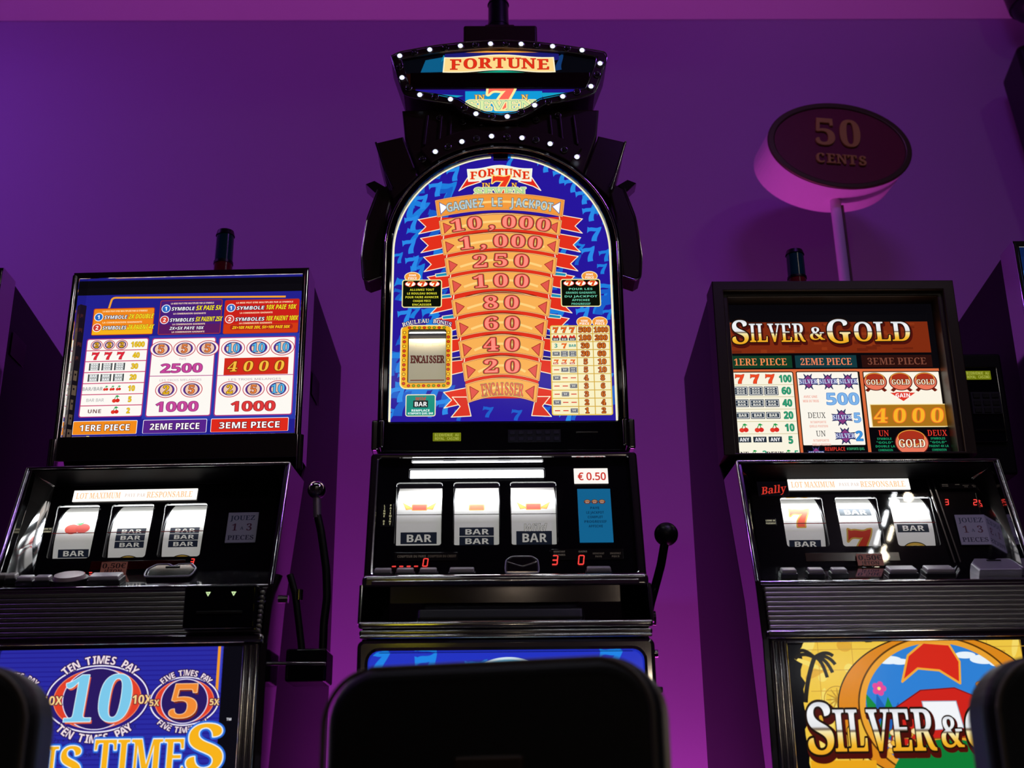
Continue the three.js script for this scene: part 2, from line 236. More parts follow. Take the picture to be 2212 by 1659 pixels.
const texSymbols = canvasTex(1284, 1000, (g, W, H) => {               // award glass with ten, five and two times symbols; 2400 px to the metre
  g.fillStyle = '#22208c'; g.fillRect(0, 0, W, H); g.translate(13, 0);
  g.fillStyle = '#0c0a10'; g.fillRect(-13, 0, W, 58); g.fillStyle = '#2a3aa8'; g.fillRect(380, 320, 900, 500); g.fillRect(395, 806, 860, 30);
  g.strokeStyle = '#f0a030'; g.lineWidth = 12; g.beginPath(); g.moveTo(128, 150); g.lineTo(140, 90); g.quadraticCurveTo(146, 76, 165, 76); g.lineTo(1150, 92); g.stroke();
  const block = (x, y, w, h, c1, c2) => { rr(g, x - 4, y - 4, w + 8, h + 8, 10, '#b0341c'); rr(g, x, y, w, h, 8, c1); if (c2) { g.fillStyle = c2; g.fillRect(x, y + h * 0.72, w, h * 0.28); } };
  block(46, 146, 347, 160, '#f0861c', '#f6b21c'); block(430, 104, 352, 206, '#4a1f78', '#5a1c60'); block(804, 110, 424, 204, '#c9201a', '#d23a14');
  const line = (x, y, n, c, a, b, b2, w) => { oval(g, x, y, 24, 24, c, '#ffffff', 4); txt(g, n, x, y, 34, { fill: '#fff' }); txt(g, a, x + 32, y + 2, 30, { fill: '#fff', align: 'left', width: w * 0.46, stroke: '#1a1030', lw: 5, skew: -0.15 }); txt(g, b, x + 40 + w * 0.46, y, 40, { fill: '#fdee2a', align: 'left', width: w * 0.5, stroke: '#4a3010', lw: 3, skew: -0.2 }); };
  const fine = (x, y, w, s = 'LA MISE PEUT ETRE MULTIPLIEE PAR LE SYMBOLE') => txt(g, s, x, y, 15, { fill: '#ffe9c0', width: w });
  line(76, 196, '1', '#2a6ac4', 'SYMBOLE', '2X DOUBLE', '', 290); line(72, 262, '2', '#d03a2a', 'SYMBOLES', '2X PAIENT 4X', '', 300); fine(225, 160, 260); fine(215, 230, 230, 'LA COMBINAISON GAGNANTE');
  line(462, 152, '1', '#2a6ac4', 'SYMBOLE', '5X PAIE 5X', '', 292); line(458, 222, '2', '#d0403a', 'SYMBOLES', '5X PAIENT 25X', '', 305); fine(612, 120, 250); fine(600, 184, 190, 'LA COMBINAISON GAGNANTE'); fine(600, 250, 190, 'LA COMBINAISON GAGNANTE'); txt(g, '2X+5X PAYE 10X', 590, 276, 26, { fill: '#fff', skew: -0.2, stroke: '#1a1030', lw: 4 }); fine(600, 298, 190, 'LA COMBINAISON GAGNANTE');
  line(838, 156, '1', '#3a6ac0', 'SYMBOLE', '10X PAIE 10X', '', 350); line(834, 226, '2', '#d0403a', 'SYMBOLES', '10X PAIENT 100X', '', 368); fine(1030, 124, 330); fine(985, 188, 190, 'LA COMBINAISON GAGNANTE'); fine(985, 252, 190, 'LA COMBINAISON GAGNANTE'); rr(g, 840, 262, 360, 32, 14, '#b0241a'); txt(g, '2X+10X PAIE 20X, 5X+10X PAIE 50X', 1018, 280, 24, { fill: '#fbe61e', width: 330, skew: -0.2 });
  const card = (x, y, w, h) => { rr(g, x - 6, y - 6, w + 12, h + 12, 14, '#a8347c'); rr(g, x, y, w, h, 10, '#fdf9f2'); };
  card(28, 336, 346, 464); card(404, 340, 356, 464); card(788, 344, 428, 462);
  const badge = (x, y, rx, ry, s, c, o) => { oval(g, x, y, rx, ry, '#fff3ee', '#c23a4a', 4); oval(g, x, y, rx * 0.78, ry * 0.8, '#5a3090'); oval(g, x, y, rx * 0.62, ry * 0.74, '#f0c8b0', '#2a2050', 3); txt(g, s, x, y, ry * 1.5, { font: 'serif', fill: c, stroke: o, lw: 6 }); };
  [['1600'], ['40'], ['30'], ['20'], ['10'], ['5'], ['2']].forEach(([s], i) => {
    const y = 370 + i * 66.5; txt(g, s, 318 - i * 3, y, 42, { fill: '#f4d21c', stroke: '#a86a10', lw: 4, sx: 0.85 }); if (i) { g.strokeStyle = '#c8406a'; g.lineWidth = 5; g.beginPath(); g.moveTo(28, y - 33); g.lineTo(374, y - 33); g.stroke(); }
    for (let k = 0; k < 3; k++) { const x = 82 + k * 72; if (i === 0) badge(x, y, 32, 28, '2', '#f6c41c', '#5a2a10'); if (i === 1) seven(g, x, y, 46, '#e02a3a', '#901c28', 0.06); if (i === 2 || i === 3) { barBox(g, x, y, 56, 44, 5 - i, '#9aa0a0', '#fff'); g.fillStyle = '#22262a'; g.fillRect(x - 30, y - 22, 6, 44); g.fillRect(x + 24, y - 22, 6, 44); } if (i === 4) cherry(g, 160 + k * 36, y, 30); }
    if (i === 4) txt(g, 'BAR/BAR', 84, y, 28, { fill: '#a8a8a8' }); if (i === 5) { txt(g, 'BAR BAR', 106, y, 26, { fill: '#a8a8a8', weight: 'normal' }); cherry(g, 224, y, 44); } if (i === 6) { txt(g, 'UNE', 110, y, 30, { fill: '#7a5a5a', sx: 1.3 }); cherry(g, 224, y, 44); }
  });
  for (const x of [455, 588, 721]) badge(x, 402, 62, 46, '5', '#f08a3c', '#6a2030'); txt(g, 'PAYE', 583, 465, 18, { fill: '#c8b0b8', weight: 'normal' }); txt(g, '2500', 580, 520, 76, { fill: '#c8489a', stroke: '#7c2a6a', lw: 5, sx: 1.45 });
  g.strokeStyle = '#b04a8a'; g.lineWidth = 4; g.beginPath(); g.moveTo(404, 566); g.lineTo(760, 568); g.moveTo(788, 570); g.lineTo(1216, 573); g.stroke();
  badge(504, 650, 60, 46, '2', '#f6c41c', '#5a2a10'); badge(647, 650, 60, 46, '5', '#f08a3c', '#6a2030'); txt(g, '1000', 572, 751, 80, { fill: '#c8489a', stroke: '#7c2a6a', lw: 5, sx: 1.4 });
  for (const x of [866, 1010, 1148]) badge(x, 406, 66, 48, '10', '#5cb8e8', '#1c3a70');
  g.fillStyle = '#cf2a1c'; g.fillRect(822, 466, 364, 102); for (let i = 0; i < 4; i++) txt(g, '4000'[i], 872 + i * 88, 518, 84, { font: 'serif', fill: '#f6c040', stroke: '#8a3a10', lw: 8, sx: 1.25, skew: -0.15 });
  badge(863, 654, 60, 46, '2', '#f6c41c', '#5a2a10'); badge(998, 656, 60, 46, '5', '#f08a3c', '#6a2030'); badge(1134, 656, 62, 48, '10', '#5cb8e8', '#1c3a70'); txt(g, '1000', 1000, 757, 80, { fill: '#df3a3a', stroke: '#8a1a20', lw: 5, sx: 1.45 });
  txt(g, 'LES TROIS MELANGES', 580, 592, 16, { fill: '#c8b0b8', weight: 'normal', width: 240 }); txt(g, 'LES TROIS MELANGES', 1000, 596, 16, { fill: '#b0a0a8', weight: 'normal', width: 300 });
  for (const [x, w, c, s] of [[0, 356, '#f08a1c', '1ERE PIECE'], [394, 352, '#57248a', '2EME PIECE'], [774, 428, '#dc2a1c', '3EME PIECE']]) { rr(g, x - 3, 826, w + 6, 80, 6, '#ffffff'); rr(g, x, 829, w, 76, 5, c); txt(g, s, x + w / 2, 868, 50, { fill: '#fff', stroke: '#3a1020', lw: 5, width: w * 0.8 }); }
  g.fillStyle = '#8a8a90'; g.fillRect(-10, 916, 88, 34); g.fillStyle = '#2a4ab4'; g.fillRect(96, 916, 1036, 42); g.fillStyle = '#f2ea9a'; g.fillRect(80, 914, 16, 42); g.fillRect(1130, 920, 16, 40); g.fillStyle = '#b03a8a'; g.fillRect(490, 926, 220, 16);
});
function metalText(g, s, x, y, size, w) {                             // lettering printed silver above and gold below with a dark line between
  const f = g.createLinearGradient(0, -size * 0.42, 0, size * 0.42);
  for (const [p, c] of [[0, '#c8ccd4'], [0.2, '#f4f6f8'], [0.46, '#e2e4e6'], [0.5, '#6a5a4a'], [0.54, '#f7e9b0'], [0.78, '#f0b42c'], [1, '#e89a1c']]) f.addColorStop(p, c);
  txt(g, s, x + size * 0.03, y + size * 0.06, size, { font: 'serif', fill: null, stroke: '#4a0f0a', lw: size * 0.13, width: w }); txt(g, s, x, y, size, { font: 'serif', fill: f, stroke: '#1c1008', lw: size * 0.07, width: w });
}
const texSilver = canvasTex(1258, 984, (g, W, H) => {                 // award glass, 2400 px to the metre
  g.fillStyle = '#07060a'; g.fillRect(0, 0, W, H); g.fillStyle = '#7c2a10'; g.fillRect(26, 160, 1168, 192);
  for (let i = 0; i < 40; i++) { g.fillStyle = i % 2 ? '#8c3414' : '#6a220e'; g.fillRect(26 + rnd() * 1100, 165 + rnd() * 170, 30 + rnd() * 60, 8 + rnd() * 14); }
  metalText(g, 'S', 108, 222, 205, 110); metalText(g, 'ILVER', 318, 226, 160, 322); metalText(g, '&', 548, 232, 110, 92); metalText(g, 'G', 672, 220, 205, 150); metalText(g, 'OLD', 925, 222, 168, 340);
  for (const [x, w, c, f, s] of [[28, 362, '#0f3a24', '#f28a50', '1ERE PIECE'], [408, 352, '#12383e', '#f2845a', '2EME PIECE'], [788, 404, '#2a0f0c', '#7a4636', '3EME PIECE']]) { g.fillStyle = c; g.fillRect(x, 366, w, 76); txt(g, s, x + w / 2, 405, 58, { font: 'serif', fill: f, width: w * 0.84 }); }
  g.fillStyle = '#d86a3c'; g.fillRect(24, 450, 1200, 16); g.fillRect(388, 450, 18, 530); g.fillRect(768, 450, 18, 530);
  rr(g, 36, 466, 352, 520, 10, '#f8f3de', '#1a140c', 5); rr(g, 408, 466, 352, 440, 8, '#fbf6ea', '#1a140c', 5); rr(g, 788, 468, 434, 336, 6, '#fbf4e2', '#1a140c', 5);
  ['100', '60', '40', '20', '10', '5'].forEach((s, i) => {
    const y = 507 + i * 73; if (i) { g.strokeStyle = '#c9bd8c'; g.lineWidth = 3; g.beginPath(); g.moveTo(40, y - 37); g.lineTo(384, y - 37); g.stroke(); } txt(g, s, 342, y, 58, { fill: '#2ea074', stroke: '#0c5a3c', lw: 4, sx: s.length > 2 ? 0.75 : 0.85 });
    for (let k = 0; k < 3; k++) { const x = 84 + k * 86; if (i === 0) seven(g, x, y, 56, '#ec4a24', '#a02410', 0.06); else if (i < 4) { rr(g, x - 38, y - 27 + i * 3, 76, 54 - i * 6, 2, '#fff', '#26323e', 4); barBox(g, x, y, 66, 46 - i * 6, 4 - i, '#2a3644'); } else if (i === 4) cherry(g, x, y + 6, 52); else barBox(g, x, y - 4, 74, 36, 1, '#26303c', '#fff', 'ANY'); }
  });
  txt(g, 'UNE', 66, 952, 34, { fill: '#222', font: 'serif' }); cherry(g, 130, 955, 44); txt(g, '2', 190, 952, 50, { fill: '#2ea074' }); txt(g, 'DEUX', 248, 952, 34, { fill: '#222', font: 'serif' }); cherry(g, 318, 955, 44); txt(g, '5', 368, 952, 50, { fill: '#2ea074' });
  const silver = (x, y, s) => { for (let k = 0; k < 8; k++) { const a = k * Math.PI / 4 + 0.39; poly(g, [[x + Math.cos(a - 0.2) * s * 0.3, y + Math.sin(a - 0.2) * s * 0.3], [x + Math.cos(a) * s * 0.62, y + Math.sin(a) * s * 0.52], [x + Math.cos(a + 0.2) * s * 0.3, y + Math.sin(a + 0.2) * s * 0.3]], '#4a4f86', '#20244a', 3); } poly(g, [[x, y - s * 0.42], [x + s * 0.42, y], [x, y + s * 0.42], [x - s * 0.42, y]], '#8a3a7c', '#20244a', 4); txt(g, 'SILVER', x, y, s * 0.36, { font: 'serif', fill: '#e8eefc', stroke: '#1c2a7a', lw: 6, width: s * 1.06 }); };
  for (const x of [472, 585, 699]) silver(x, 526, 96); silver(642, 741, 100); silver(650, 850, 100);
  txt(g, '500', 656, 632, 96, { fill: '#7fb4e8', stroke: '#3a7ac4', lw: 5, sx: 1.2 }); txt(g, '5', 728, 744, 78, { fill: '#7fb4e8', stroke: '#3a7ac4', lw: 5 }); txt(g, '2', 728, 852, 78, { fill: '#3f94dc', stroke: '#2a6ab4', lw: 5 });
  smallLines(g, 476, 616, 104, 2, 26, '#f0b0a0', ['AVEC UNE', 'MISE DE TROIS']); txt(g, 'DEUX', 500, 728, 46, { font: 'serif', fill: '#3a3a3a', weight: 'normal', sx: 0.8 }); txt(g, 'UN', 514, 836, 46, { font: 'serif', fill: '#3a3a3a', weight: 'normal', sx: 0.8 }); smallLines(g, 506, 768, 120, 2, 24, '#f0b8a8', ["N'IMPORTE", 'QUELLE POSITION']); smallLines(g, 512, 876, 120, 2, 24, '#f0b8a8', ["N'IMPORTE", 'QUELLE POSITION']);
  g.fillStyle = '#07060a'; g.fillRect(408, 908, 352, 80); silver(478, 952, 84); txt(g, 'REMPLACE', 584, 926, 30, { fill: '#e0382a', width: 116 }); txt(g, "N'IMPORTE QUEL", 700, 926, 22, { fill: '#36b070', width: 100 }); txt(g, 'SYMBOLE SUR LA LIGNE GAGNANTE', 646, 954, 22, { fill: '#36b070', width: 210 });
  const gold = (x, y, s) => { poly(g, [[x - s * 0.6, y + s * 0.5], [x, y], [x + s * 0.6, y + s * 0.5], [x + s * 0.45, y + s * 0.6], [x, y + s * 0.2], [x - s * 0.45, y + s * 0.6]], '#6a1c10'); oval(g, x, y, s * 0.62, s * 0.5, '#e8765a', '#5a1810', 5); oval(g, x, y - s * 0.2, s * 0.5, s * 0.28, '#a8301c', '#f0b040', 4); txt(g, 'GOLD', x, y + s * 0.03, s * 0.42, { font: 'serif', fill: '#fff3d8', stroke: '#5a200c', lw: 7, width: s * 1.02 }); };
  for (const x of [852, 997, 1138]) gold(x, 528, 104);
  poly(g, [[930, 596], [960, 596], [960, 592], [1040, 592], [1040, 596], [1072, 596], [1000, 646]], '#e0382a'); txt(g, 'GAIN', 1000, 612, 34, { fill: '#fff' });
  g.fillStyle = '#a8711a'; g.fillRect(808, 666, 426, 132); g.strokeStyle = '#f2e0a0'; g.lineWidth = 5; g.strokeRect(808, 666, 426, 132); for (let i = 0; i < 4; i++) txt(g, '4000'[i], 862 + i * 106, 732, 116, { font: 'serif', fill: '#f7b42a', stroke: '#f2702a', lw: 8, skew: -0.14, sx: 1.2 });
  g.fillStyle = '#07060a'; g.fillRect(788, 808, 470, 180); gold(1018, 892, 150); for (const [x, s] of [[866, 'UN'], [1166, 'DEUX']]) { txt(g, s, x, 836, 48, { fill: '#e0382a', font: 'serif', sx: 0.8 }); smallLines(g, x, 868, 110, 5, 22, '#1fa870', s === 'UN' ? ['SYMBOLE', '"GOLD"', 'DOUBLE LA', 'COMBINAISON', 'GAGNANTE'] : ['SYMBOLES', '"GOLD"', 'PAIENT 4X LA', 'COMBINAISON', 'GAGNANTE']); }
});
const texTimes = canvasTex(1128, 1128, (g, W, H) => {                 // belly glass: ten and five times pay over large gold lettering
  g.fillStyle = '#2a2ba0'; g.fillRect(0, 0, W, H); g.fillStyle = '#232090'; for (let i = 0; i < 26; i++) g.fillRect(0, 14 + i * 22, W, 6);
  for (let i = 0; i < 3; i++) txt(g, '10x 5x 2x • 10x • 5x • 2x • 10x 5x', 420, 375 + i * 62, 34, { fill: '#20206e', weight: 'normal' });
  g.fillStyle = '#0b0a12'; g.fillRect(1042, 0, 90, H); g.fillStyle = '#f09a28'; g.fillRect(1016, 0, 13, 230); g.fillRect(1006, 370, 12, 60); g.fillStyle = '#3a44c0'; g.fillRect(1029, 0, 10, 230);
  const badge = (x, y, rx, ry, n, c1, c2, a, k) => {
    oval(g, x, y, rx * 1.04, ry * 1.06, '#2a1760'); oval(g, x, y, rx, ry, '#2c1c7a', '#f4f0ff', 6); oval(g, x, y, rx * 0.86, ry * 0.9, '#e0402a', '#ff9a6a', 3); oval(g, x, y, rx * 0.68, ry * 0.92, '#2a1a60', '#e8e4ff', 4);
    txt(g, n, x + 8, y + 10, ry * 1.95, { font: 'serif', fill: c2, width: n.length > 1 ? rx * 1.42 : undefined, sx: n.length > 1 ? 1 : 1.25, skew: -0.08 }); txt(g, n, x, y, ry * 1.95, { font: 'serif', fill: c1, stroke: n.length > 1 ? '#e8fbff' : '#ffd0a0', lw: 6, width: n.length > 1 ? rx * 1.42 : undefined, sx: n.length > 1 ? 1 : 1.25, skew: -0.08 });
    for (const s of [-1, 1]) txt(g, k, x + s * rx * 0.88, y + 6, ry * 0.36, { fill: '#ffd890', stroke: '#4a1430', lw: 7 });
    arcTxt(g, a, x, y, rx * 0.98, ry * 1.18, 0, 1.55, ry * 0.34, { fill: '#f4e2e8', stroke: '#2a1450', lw: 9 }); arcTxt(g, a.split('').reverse().join(''), x, y, rx * 0.98, ry * 1.2, Math.PI, 1.5, ry * 0.34, { fill: '#f4e2e8', stroke: '#2a1450', lw: 9, flip: true });
  };
  badge(470, 252, 236, 150, '10', '#7cc8ea', '#e2603c', 'TEN TIMES PAY', '10X'); badge(876, 268, 158, 108, '5', '#f08a34', '#7a2a18', 'FIVE TIMES PAY', '5X'); badge(66, 268, 158, 108, '2', '#f6c41c', '#7a2a18', 'TWO TIMES PAY', '2X');
  const gold = (s, x, y, z, w) => { txt(g, s, x, y, z, { font: 'serif', fill: '#f7b21c', stroke: '#e4f4ff', lw: 10, stroke2: '#2a6ad8', lw2: 26, width: w }); };
  gold('US', 305, 540, 210, 260); gold('TIME', 690, 520, 230, 420); gold('S', 990, 480, 290, 190); txt(g, 'TM', 1088, 352, 16, { fill: '#e8e8f0' });
});
const texTreasure = canvasTex(1128, 1128, (g, W, H) => {              // belly glass: old map, sea view in a ring, lettering; the figure of the original is left out
  g.fillStyle = '#07060a'; g.fillRect(0, 0, W, H);
  const e = [[95, 10]]; for (let i = 0; i <= 40; i++) e.push([95 + i * 25, 12 + rnd() * 16]); e.push([1128, 700], [60, 700]); for (let i = 20; i >= 0; i--) e.push([46 + rnd() * 22, 60 + i * 30]);
  poly(g, e, '#ecc444'); for (let i = 0; i < 60; i++) { g.fillStyle = i % 2 ? '#f4d968' : '#dca832'; const x = 80 + rnd() * 1000, y = 30 + rnd() * 560; g.beginPath(); g.ellipse(x, y, 20 + rnd() * 50, 10 + rnd() * 26, rnd() * 3, 0, 6.3); g.fill(); }
  g.strokeStyle = '#c99a34'; g.lineWidth = 3; for (let i = 0; i < 7; i++) { g.beginPath(); g.moveTo(90, 60 + i * 95); g.lineTo(1128, 50 + i * 95); g.moveTo(140 + i * 160, 20); g.lineTo(130 + i * 160, 640); g.stroke(); }
  oval(g, 210, 290, 62, 62, null, '#b98a2a', 4); for (let k = 0; k < 12; k++) { const a = k * Math.PI / 6; poly(g, [[210, 290], [210 + 54 * Math.cos(a), 290 + 54 * Math.sin(a)], [210 + 18 * Math.cos(a + 0.25), 290 + 18 * Math.sin(a + 0.25)]], null, '#b98a2a', 3); }
  g.strokeStyle = '#17110a'; g.lineWidth = 20; g.beginPath(); g.moveTo(60, 300); g.quadraticCurveTo(75, 190, 120, 95); g.stroke(); for (const a of [-2.9, -2.4, -0.4, 0.1, 0.6, 1.0]) { g.beginPath(); g.moveTo(120, 95); g.quadraticCurveTo(120 + 60 * Math.cos(a), 70 + 30 * Math.sin(a), 120 + 95 * Math.cos(a), 120 + 80 * Math.sin(a)); g.lineWidth = 16; g.stroke(); }
  oval(g, 690, 330, 480, 340, '#d9861c', '#2a1a0c', 6); poly(g, [[240, 420], [420, 180], [440, 200], [300, 560], [240, 700]], '#e9b83c', '#4a2c0c', 4);
  oval(g, 690, 330, 384, 326, '#e8a030', '#5a3408', 8); g.save(); g.beginPath(); g.ellipse(690, 330, 352, 298, 0, 0, 6.3); g.clip();
  g.fillStyle = '#2f7fd2'; g.fillRect(300, 0, 800, 700); for (const [x, y, r] of [[470, 110, 60], [520, 118, 44], [830, 90, 50], [920, 110, 70], [990, 130, 50]]) oval(g, x, y, r, r * 0.32, '#e8f2fa');
  g.fillStyle = '#1b5cb8'; g.fillRect(300, 380, 800, 90); g.fillStyle = '#15883f'; for (let i = 0; i < 14; i++) { const a = -2.6 + i * 0.2; poly(g, [[350, 520], [350 + 260 * Math.cos(a), 520 + 260 * Math.sin(a)], [380 + 200 * Math.cos(a + 0.08), 520 + 200 * Math.sin(a + 0.08)]], i % 2 ? '#15883f' : '#1c5fb4'); }
  for (let k = 0; k < 5; k++) oval(g, 408 + 20 * Math.cos(k * 1.257), 240 + 20 * Math.sin(k * 1.257), 14, 14, '#e04a9a'); oval(g, 408, 240, 8, 8, '#ffe070');
  poly(g, [[520, 210], [560, 90], [640, 30], [760, 40], [800, 120], [790, 220], [700, 160], [600, 150]], '#d42a1c', '#f0a838', 10);                                   // red draped cloth over an open chest of coins
  poly(g, [[470, 330], [600, 250], [760, 240], [900, 300], [930, 420], [860, 600], [520, 600], [440, 470]], '#cc241c', '#7a1210', 5); poly(g, [[600, 300], [760, 300], [780, 420], [620, 430]], '#f2f4f8', '#9aa4b8', 4); poly(g, [[540, 470], [880, 460], [860, 520], [560, 530]], '#e89a2c', '#8a4a10', 5);
  for (let i = 0; i < 46; i++) oval(g, 360 + rnd() * 250, 430 + rnd() * 130, 20, 14, i % 3 ? '#f6dca0' : '#f0b83c', '#a8682a', 3); for (let i = 0; i < 30; i++) oval(g, 860 + rnd() * 150, 200 + rnd() * 210, 20, 14, i % 3 ? '#f3e2c4' : '#e8983c', '#8a5a2a', 3); poly(g, [[880, 420], [1010, 380], [980, 600], [880, 600]], '#e9eef2', '#8a98a8', 3);
  g.restore();
  oval(g, 700, 640, 270, 170, '#0f7a34'); g.fillStyle = '#e8a41c'; g.fillRect(60, 560, 300, 120);
  g.fillStyle = '#07060a'; g.fillRect(0, 700, W, 430); oval(g, 640, 620, 210, 92, '#0f7a34');
  metalText(g, 'S', 118, 420, 320, 140); metalText(g, 'ILVER', 410, 430, 262, 470); metalText(g, '&', 720, 440, 190, 110); metalText(g, 'G', 870, 428, 300, 190); metalText(g, 'OLD', 1080, 430, 262, 270);
});
const texBlueGames = canvasTex(600, 460, (g, W, H) => { g.fillStyle = '#16306e'; g.fillRect(0, 0, W, H); for (let i = 0; i < 30; i++) seven(g, rnd() * W, rnd() * H, 60, '#2a6ac0'); rr(g, 60, 120, 480, 290, 16, '#f2ecd8', '#f0a030', 8); });

// ---------------------------------------------------------------- print: reels and small labels (all sized 4000 px to the metre)
function reelTex(draw) { return canvasTex(372, 880, (g, W, H) => { g.fillStyle = '#f2f1ea'; g.fillRect(0, 0, W, H); draw(g, W, (t) => H / 2 + t * 4000); }); }   // t: metres below the drum's front line
const flame = (g, W, y) => { for (const s of [-1, 1]) poly(g, [[W / 2 + s * 50, y + 50], [W / 2 + s * 140, y - 20], [W / 2 + s * 110, y + 60]], '#f7c64a', '#e07a2a', 4); rr(g, W / 2 - 62, y, 124, 66, 8, '#ec5a3a', '#f0b03c', 7); g.fillStyle = '#8a8a8a'; g.fillRect(W / 2 - 80, y - 50, 160, 8); };
const badgeEnd = (g, W, y) => { oval(g, W / 2, y + 70, 118, 78, '#d9b04a', '#2a2418', 7); oval(g, W / 2, y + 74, 84, 56, '#7a5a1c', '#f0d890', 4); };
const reelTexC = [reelTex((g, W, y) => { flame(g, W, y(-0.036)); barBox(g, W / 2, y(0.045), 300, 108, 1); }), reelTex((g, W, y) => { rr(g, W / 2 - 62, y(-0.034), 124, 60, 8, '#f08a5a', '#f0c05a', 7); barBox(g, W / 2, y(0.042), 286, 160, 2); }), reelTex((g, W, y) => { flame(g, W, y(-0.036)); barBox(g, W / 2, y(0.046), 296, 124, 1); txt(g, 'Wild', W / 2 + 10, y(0.024), 90, { fill: '#f4f2e6', stroke: '#3a4048', lw: 5, skew: -0.25 }); })];
const reelTexL = [reelTex((g, W, y) => { oval(g, W / 2 - 50, y(-0.016), 66, 52, '#dc4a38'); oval(g, W / 2 + 46, y(-0.018), 66, 50, '#d24034'); poly(g, [[W / 2 - 30, y(-0.03)], [W / 2 + 60, y(-0.036)], [W / 2 + 20, y(-0.026)]], '#3a8a4a'); barBox(g, W / 2, y(0.041), 280, 78, 1); }), ...[0, 1].map(() => reelTex((g, W, y) => { barBox(g, W / 2, y(0.008), 268, 190, 3, '#20283a'); badgeEnd(g, W, y(0.05)); }))];
const reelTexR = [reelTex((g, W, y) => { seven(g, W / 2 - 10, y(-0.022), 200, '#e8542c', '#d8a83c', 0.12); barBox(g, W / 2, y(0.042), 290, 76, 1); barBox(g, W / 2, y(0.064), 290, 66, 1); }), reelTex((g, W, y) => { barBox(g, W / 2, y(-0.036), 296, 96, 1, '#3a444c'); seven(g, W / 2, y(0.04), 240, '#c23a26', '#caa24a', 0.12); }), reelTex((g, W, y) => { txt(g, 'SILVER', W / 2, y(-0.05), 70, { font: 'serif', fill: '#e8ecf4', stroke: '#1c2430', lw: 9, width: 280 }); barBox(g, W / 2, y(0.008), 288, 86, 1, '#26303a'); badgeEnd(g, W, y(0.042)); })];
const texBonus = canvasTex(360, 560, (g, W, H) => { g.fillStyle = '#efe7c4'; g.fillRect(0, 0, W, H); for (const x of [70, 225]) { g.strokeStyle = '#d8d0ac'; g.lineWidth = 5; g.strokeRect(x, 130, 66, 26); } for (let i = 0; i < 9; i++) txt(g, 'ENCAISSER'[i], 40 + i * 35, 290, 92, { font: 'serif', fill: '#8a4038', stroke: '#4a3428', lw: 6, sx: 0.62 }); g.fillStyle = '#a8483c'; g.fillRect(20, 470, 320, 8); });
const label = (w, h, bg, draw) => canvasTex(w, h, (g, W, H) => { g.fillStyle = bg; g.fillRect(0, 0, W, H); draw(g, W, H); });
const texLot = label(1080, 110, '#fffaf2', (g, W, H) => { txt(g, 'LOT MAXIMUM', 220, 56, 80, { font: 'serif', fill: '#efb48a', width: 390 }); txt(g, 'PAYE PAR', 540, 58, 46, { font: 'serif', fill: '#c8b8b4', width: 180 }); txt(g, 'RESPONSABLE', 840, 56, 80, { font: 'serif', fill: '#efb48a', width: 400 }); });
const texJouez = label(270, 300, '#c9cbd6', (g) => { txt(g, 'JOUEZ', 135, 56, 64, { font: 'serif', fill: '#3a4a6a', width: 220 }); txt(g, '1', 70, 148, 96, { font: 'serif', fill: '#6a2a4a' }); txt(g, 'A', 135, 158, 40, { font: 'serif', fill: '#3a4a6a' }); txt(g, '3', 200, 148, 96, { font: 'serif', fill: '#6a2a4a' }); txt(g, 'PIECES', 135, 250, 62, { font: 'serif', fill: '#3a3a5a', width: 236 }); });
const texJeton = label(220, 112, '#f0a07c', (g) => { txt(g, '0,50€', 110, 38, 64, { font: 'serif', fill: '#3a1a14', width: 200 }); txt(g, 'JETON', 110, 88, 44, { fill: '#4a2018', width: 150 }); });
const texEuro = label(300, 156, '#fdf6ef', (g) => txt(g, '€ 0.50', 158, 84, 104, { fill: '#c8362c', width: 250, weight: 'normal', stroke: '#c8362c', lw: 5 }));
const texInfo = label(280, 520, '#1a7ab0', (g) => { for (let i = 0; i < 3; i++) { oval(g, 80 + i * 62, 128, 26, 20, '#d8a070', '#5a2a20', 5); barBox(g, 80 + i * 62, 134, 44, 18, 1, '#8a2a20'); } ['PAYE', 'LE JACKPOT', 'COMPLET', 'PROGRESSIF', 'AFFICHE'].forEach((s, i) => txt(g, s, 140, 190 + i * 44, 34, { fill: '#0c3a60', width: [80, 150, 130, 190, 120][i] })); });
const texBally = label(280, 150, '#08060a', (g) => txt(g, 'Bally', 145, 84, 104, { font: 'serif', fill: '#e03a2c', skew: -0.3, rot: -0.12, width: 230 }));
const texLigne = label(140, 90, '#070608', (g) => { txt(g, 'LIGNE DE', 70, 26, 30, { fill: '#d8d2b0', width: 124 }); txt(g, 'PAIEMENT', 70, 62, 30, { fill: '#d8d2b0', width: 128 }); });
const texLigneV = label(110, 230, '#070608', (g) => { 'LIGNE DE'.split('').forEach((c, i) => txt(g, c, 28, 22 + i * 26, 26, { fill: '#d8d2a0' })); 'PAIEMENT'.split('').forEach((c, i) => txt(g, c, 82, 18 + i * 27, 26, { fill: '#d8d2a0' })); });
const texCounter = label(440, 60, '#070506', (g) => { txt(g, 'COMPTEUR DU PARIS', 120, 30, 26, { fill: '#5a5048', width: 200 }); txt(g, 'COMPTEUR DU CREDIT', 330, 30, 26, { fill: '#4a4038', width: 200 }); });
const texCounter2 = label(560, 90, '#070506', (g) => { txt(g, 'MONTANT', 70, 22, 22, { fill: '#6a6058', width: 90 }); txt(g, 'DU PARIS', 70, 50, 22, { fill: '#6a6058', width: 90 }); txt(g, 'GAINS', 250, 22, 22, { fill: '#6a6058' }); txt(g, 'MONTANT', 370, 40, 22, { fill: '#5a5048', width: 90 }); txt(g, 'PAYE', 370, 66, 22, { fill: '#5a5048' }); txt(g, 'INSEREZ', 500, 40, 22, { fill: '#5a5048', width: 84 }); txt(g, 'PIECE', 500, 66, 22, { fill: '#5a5048' }); });
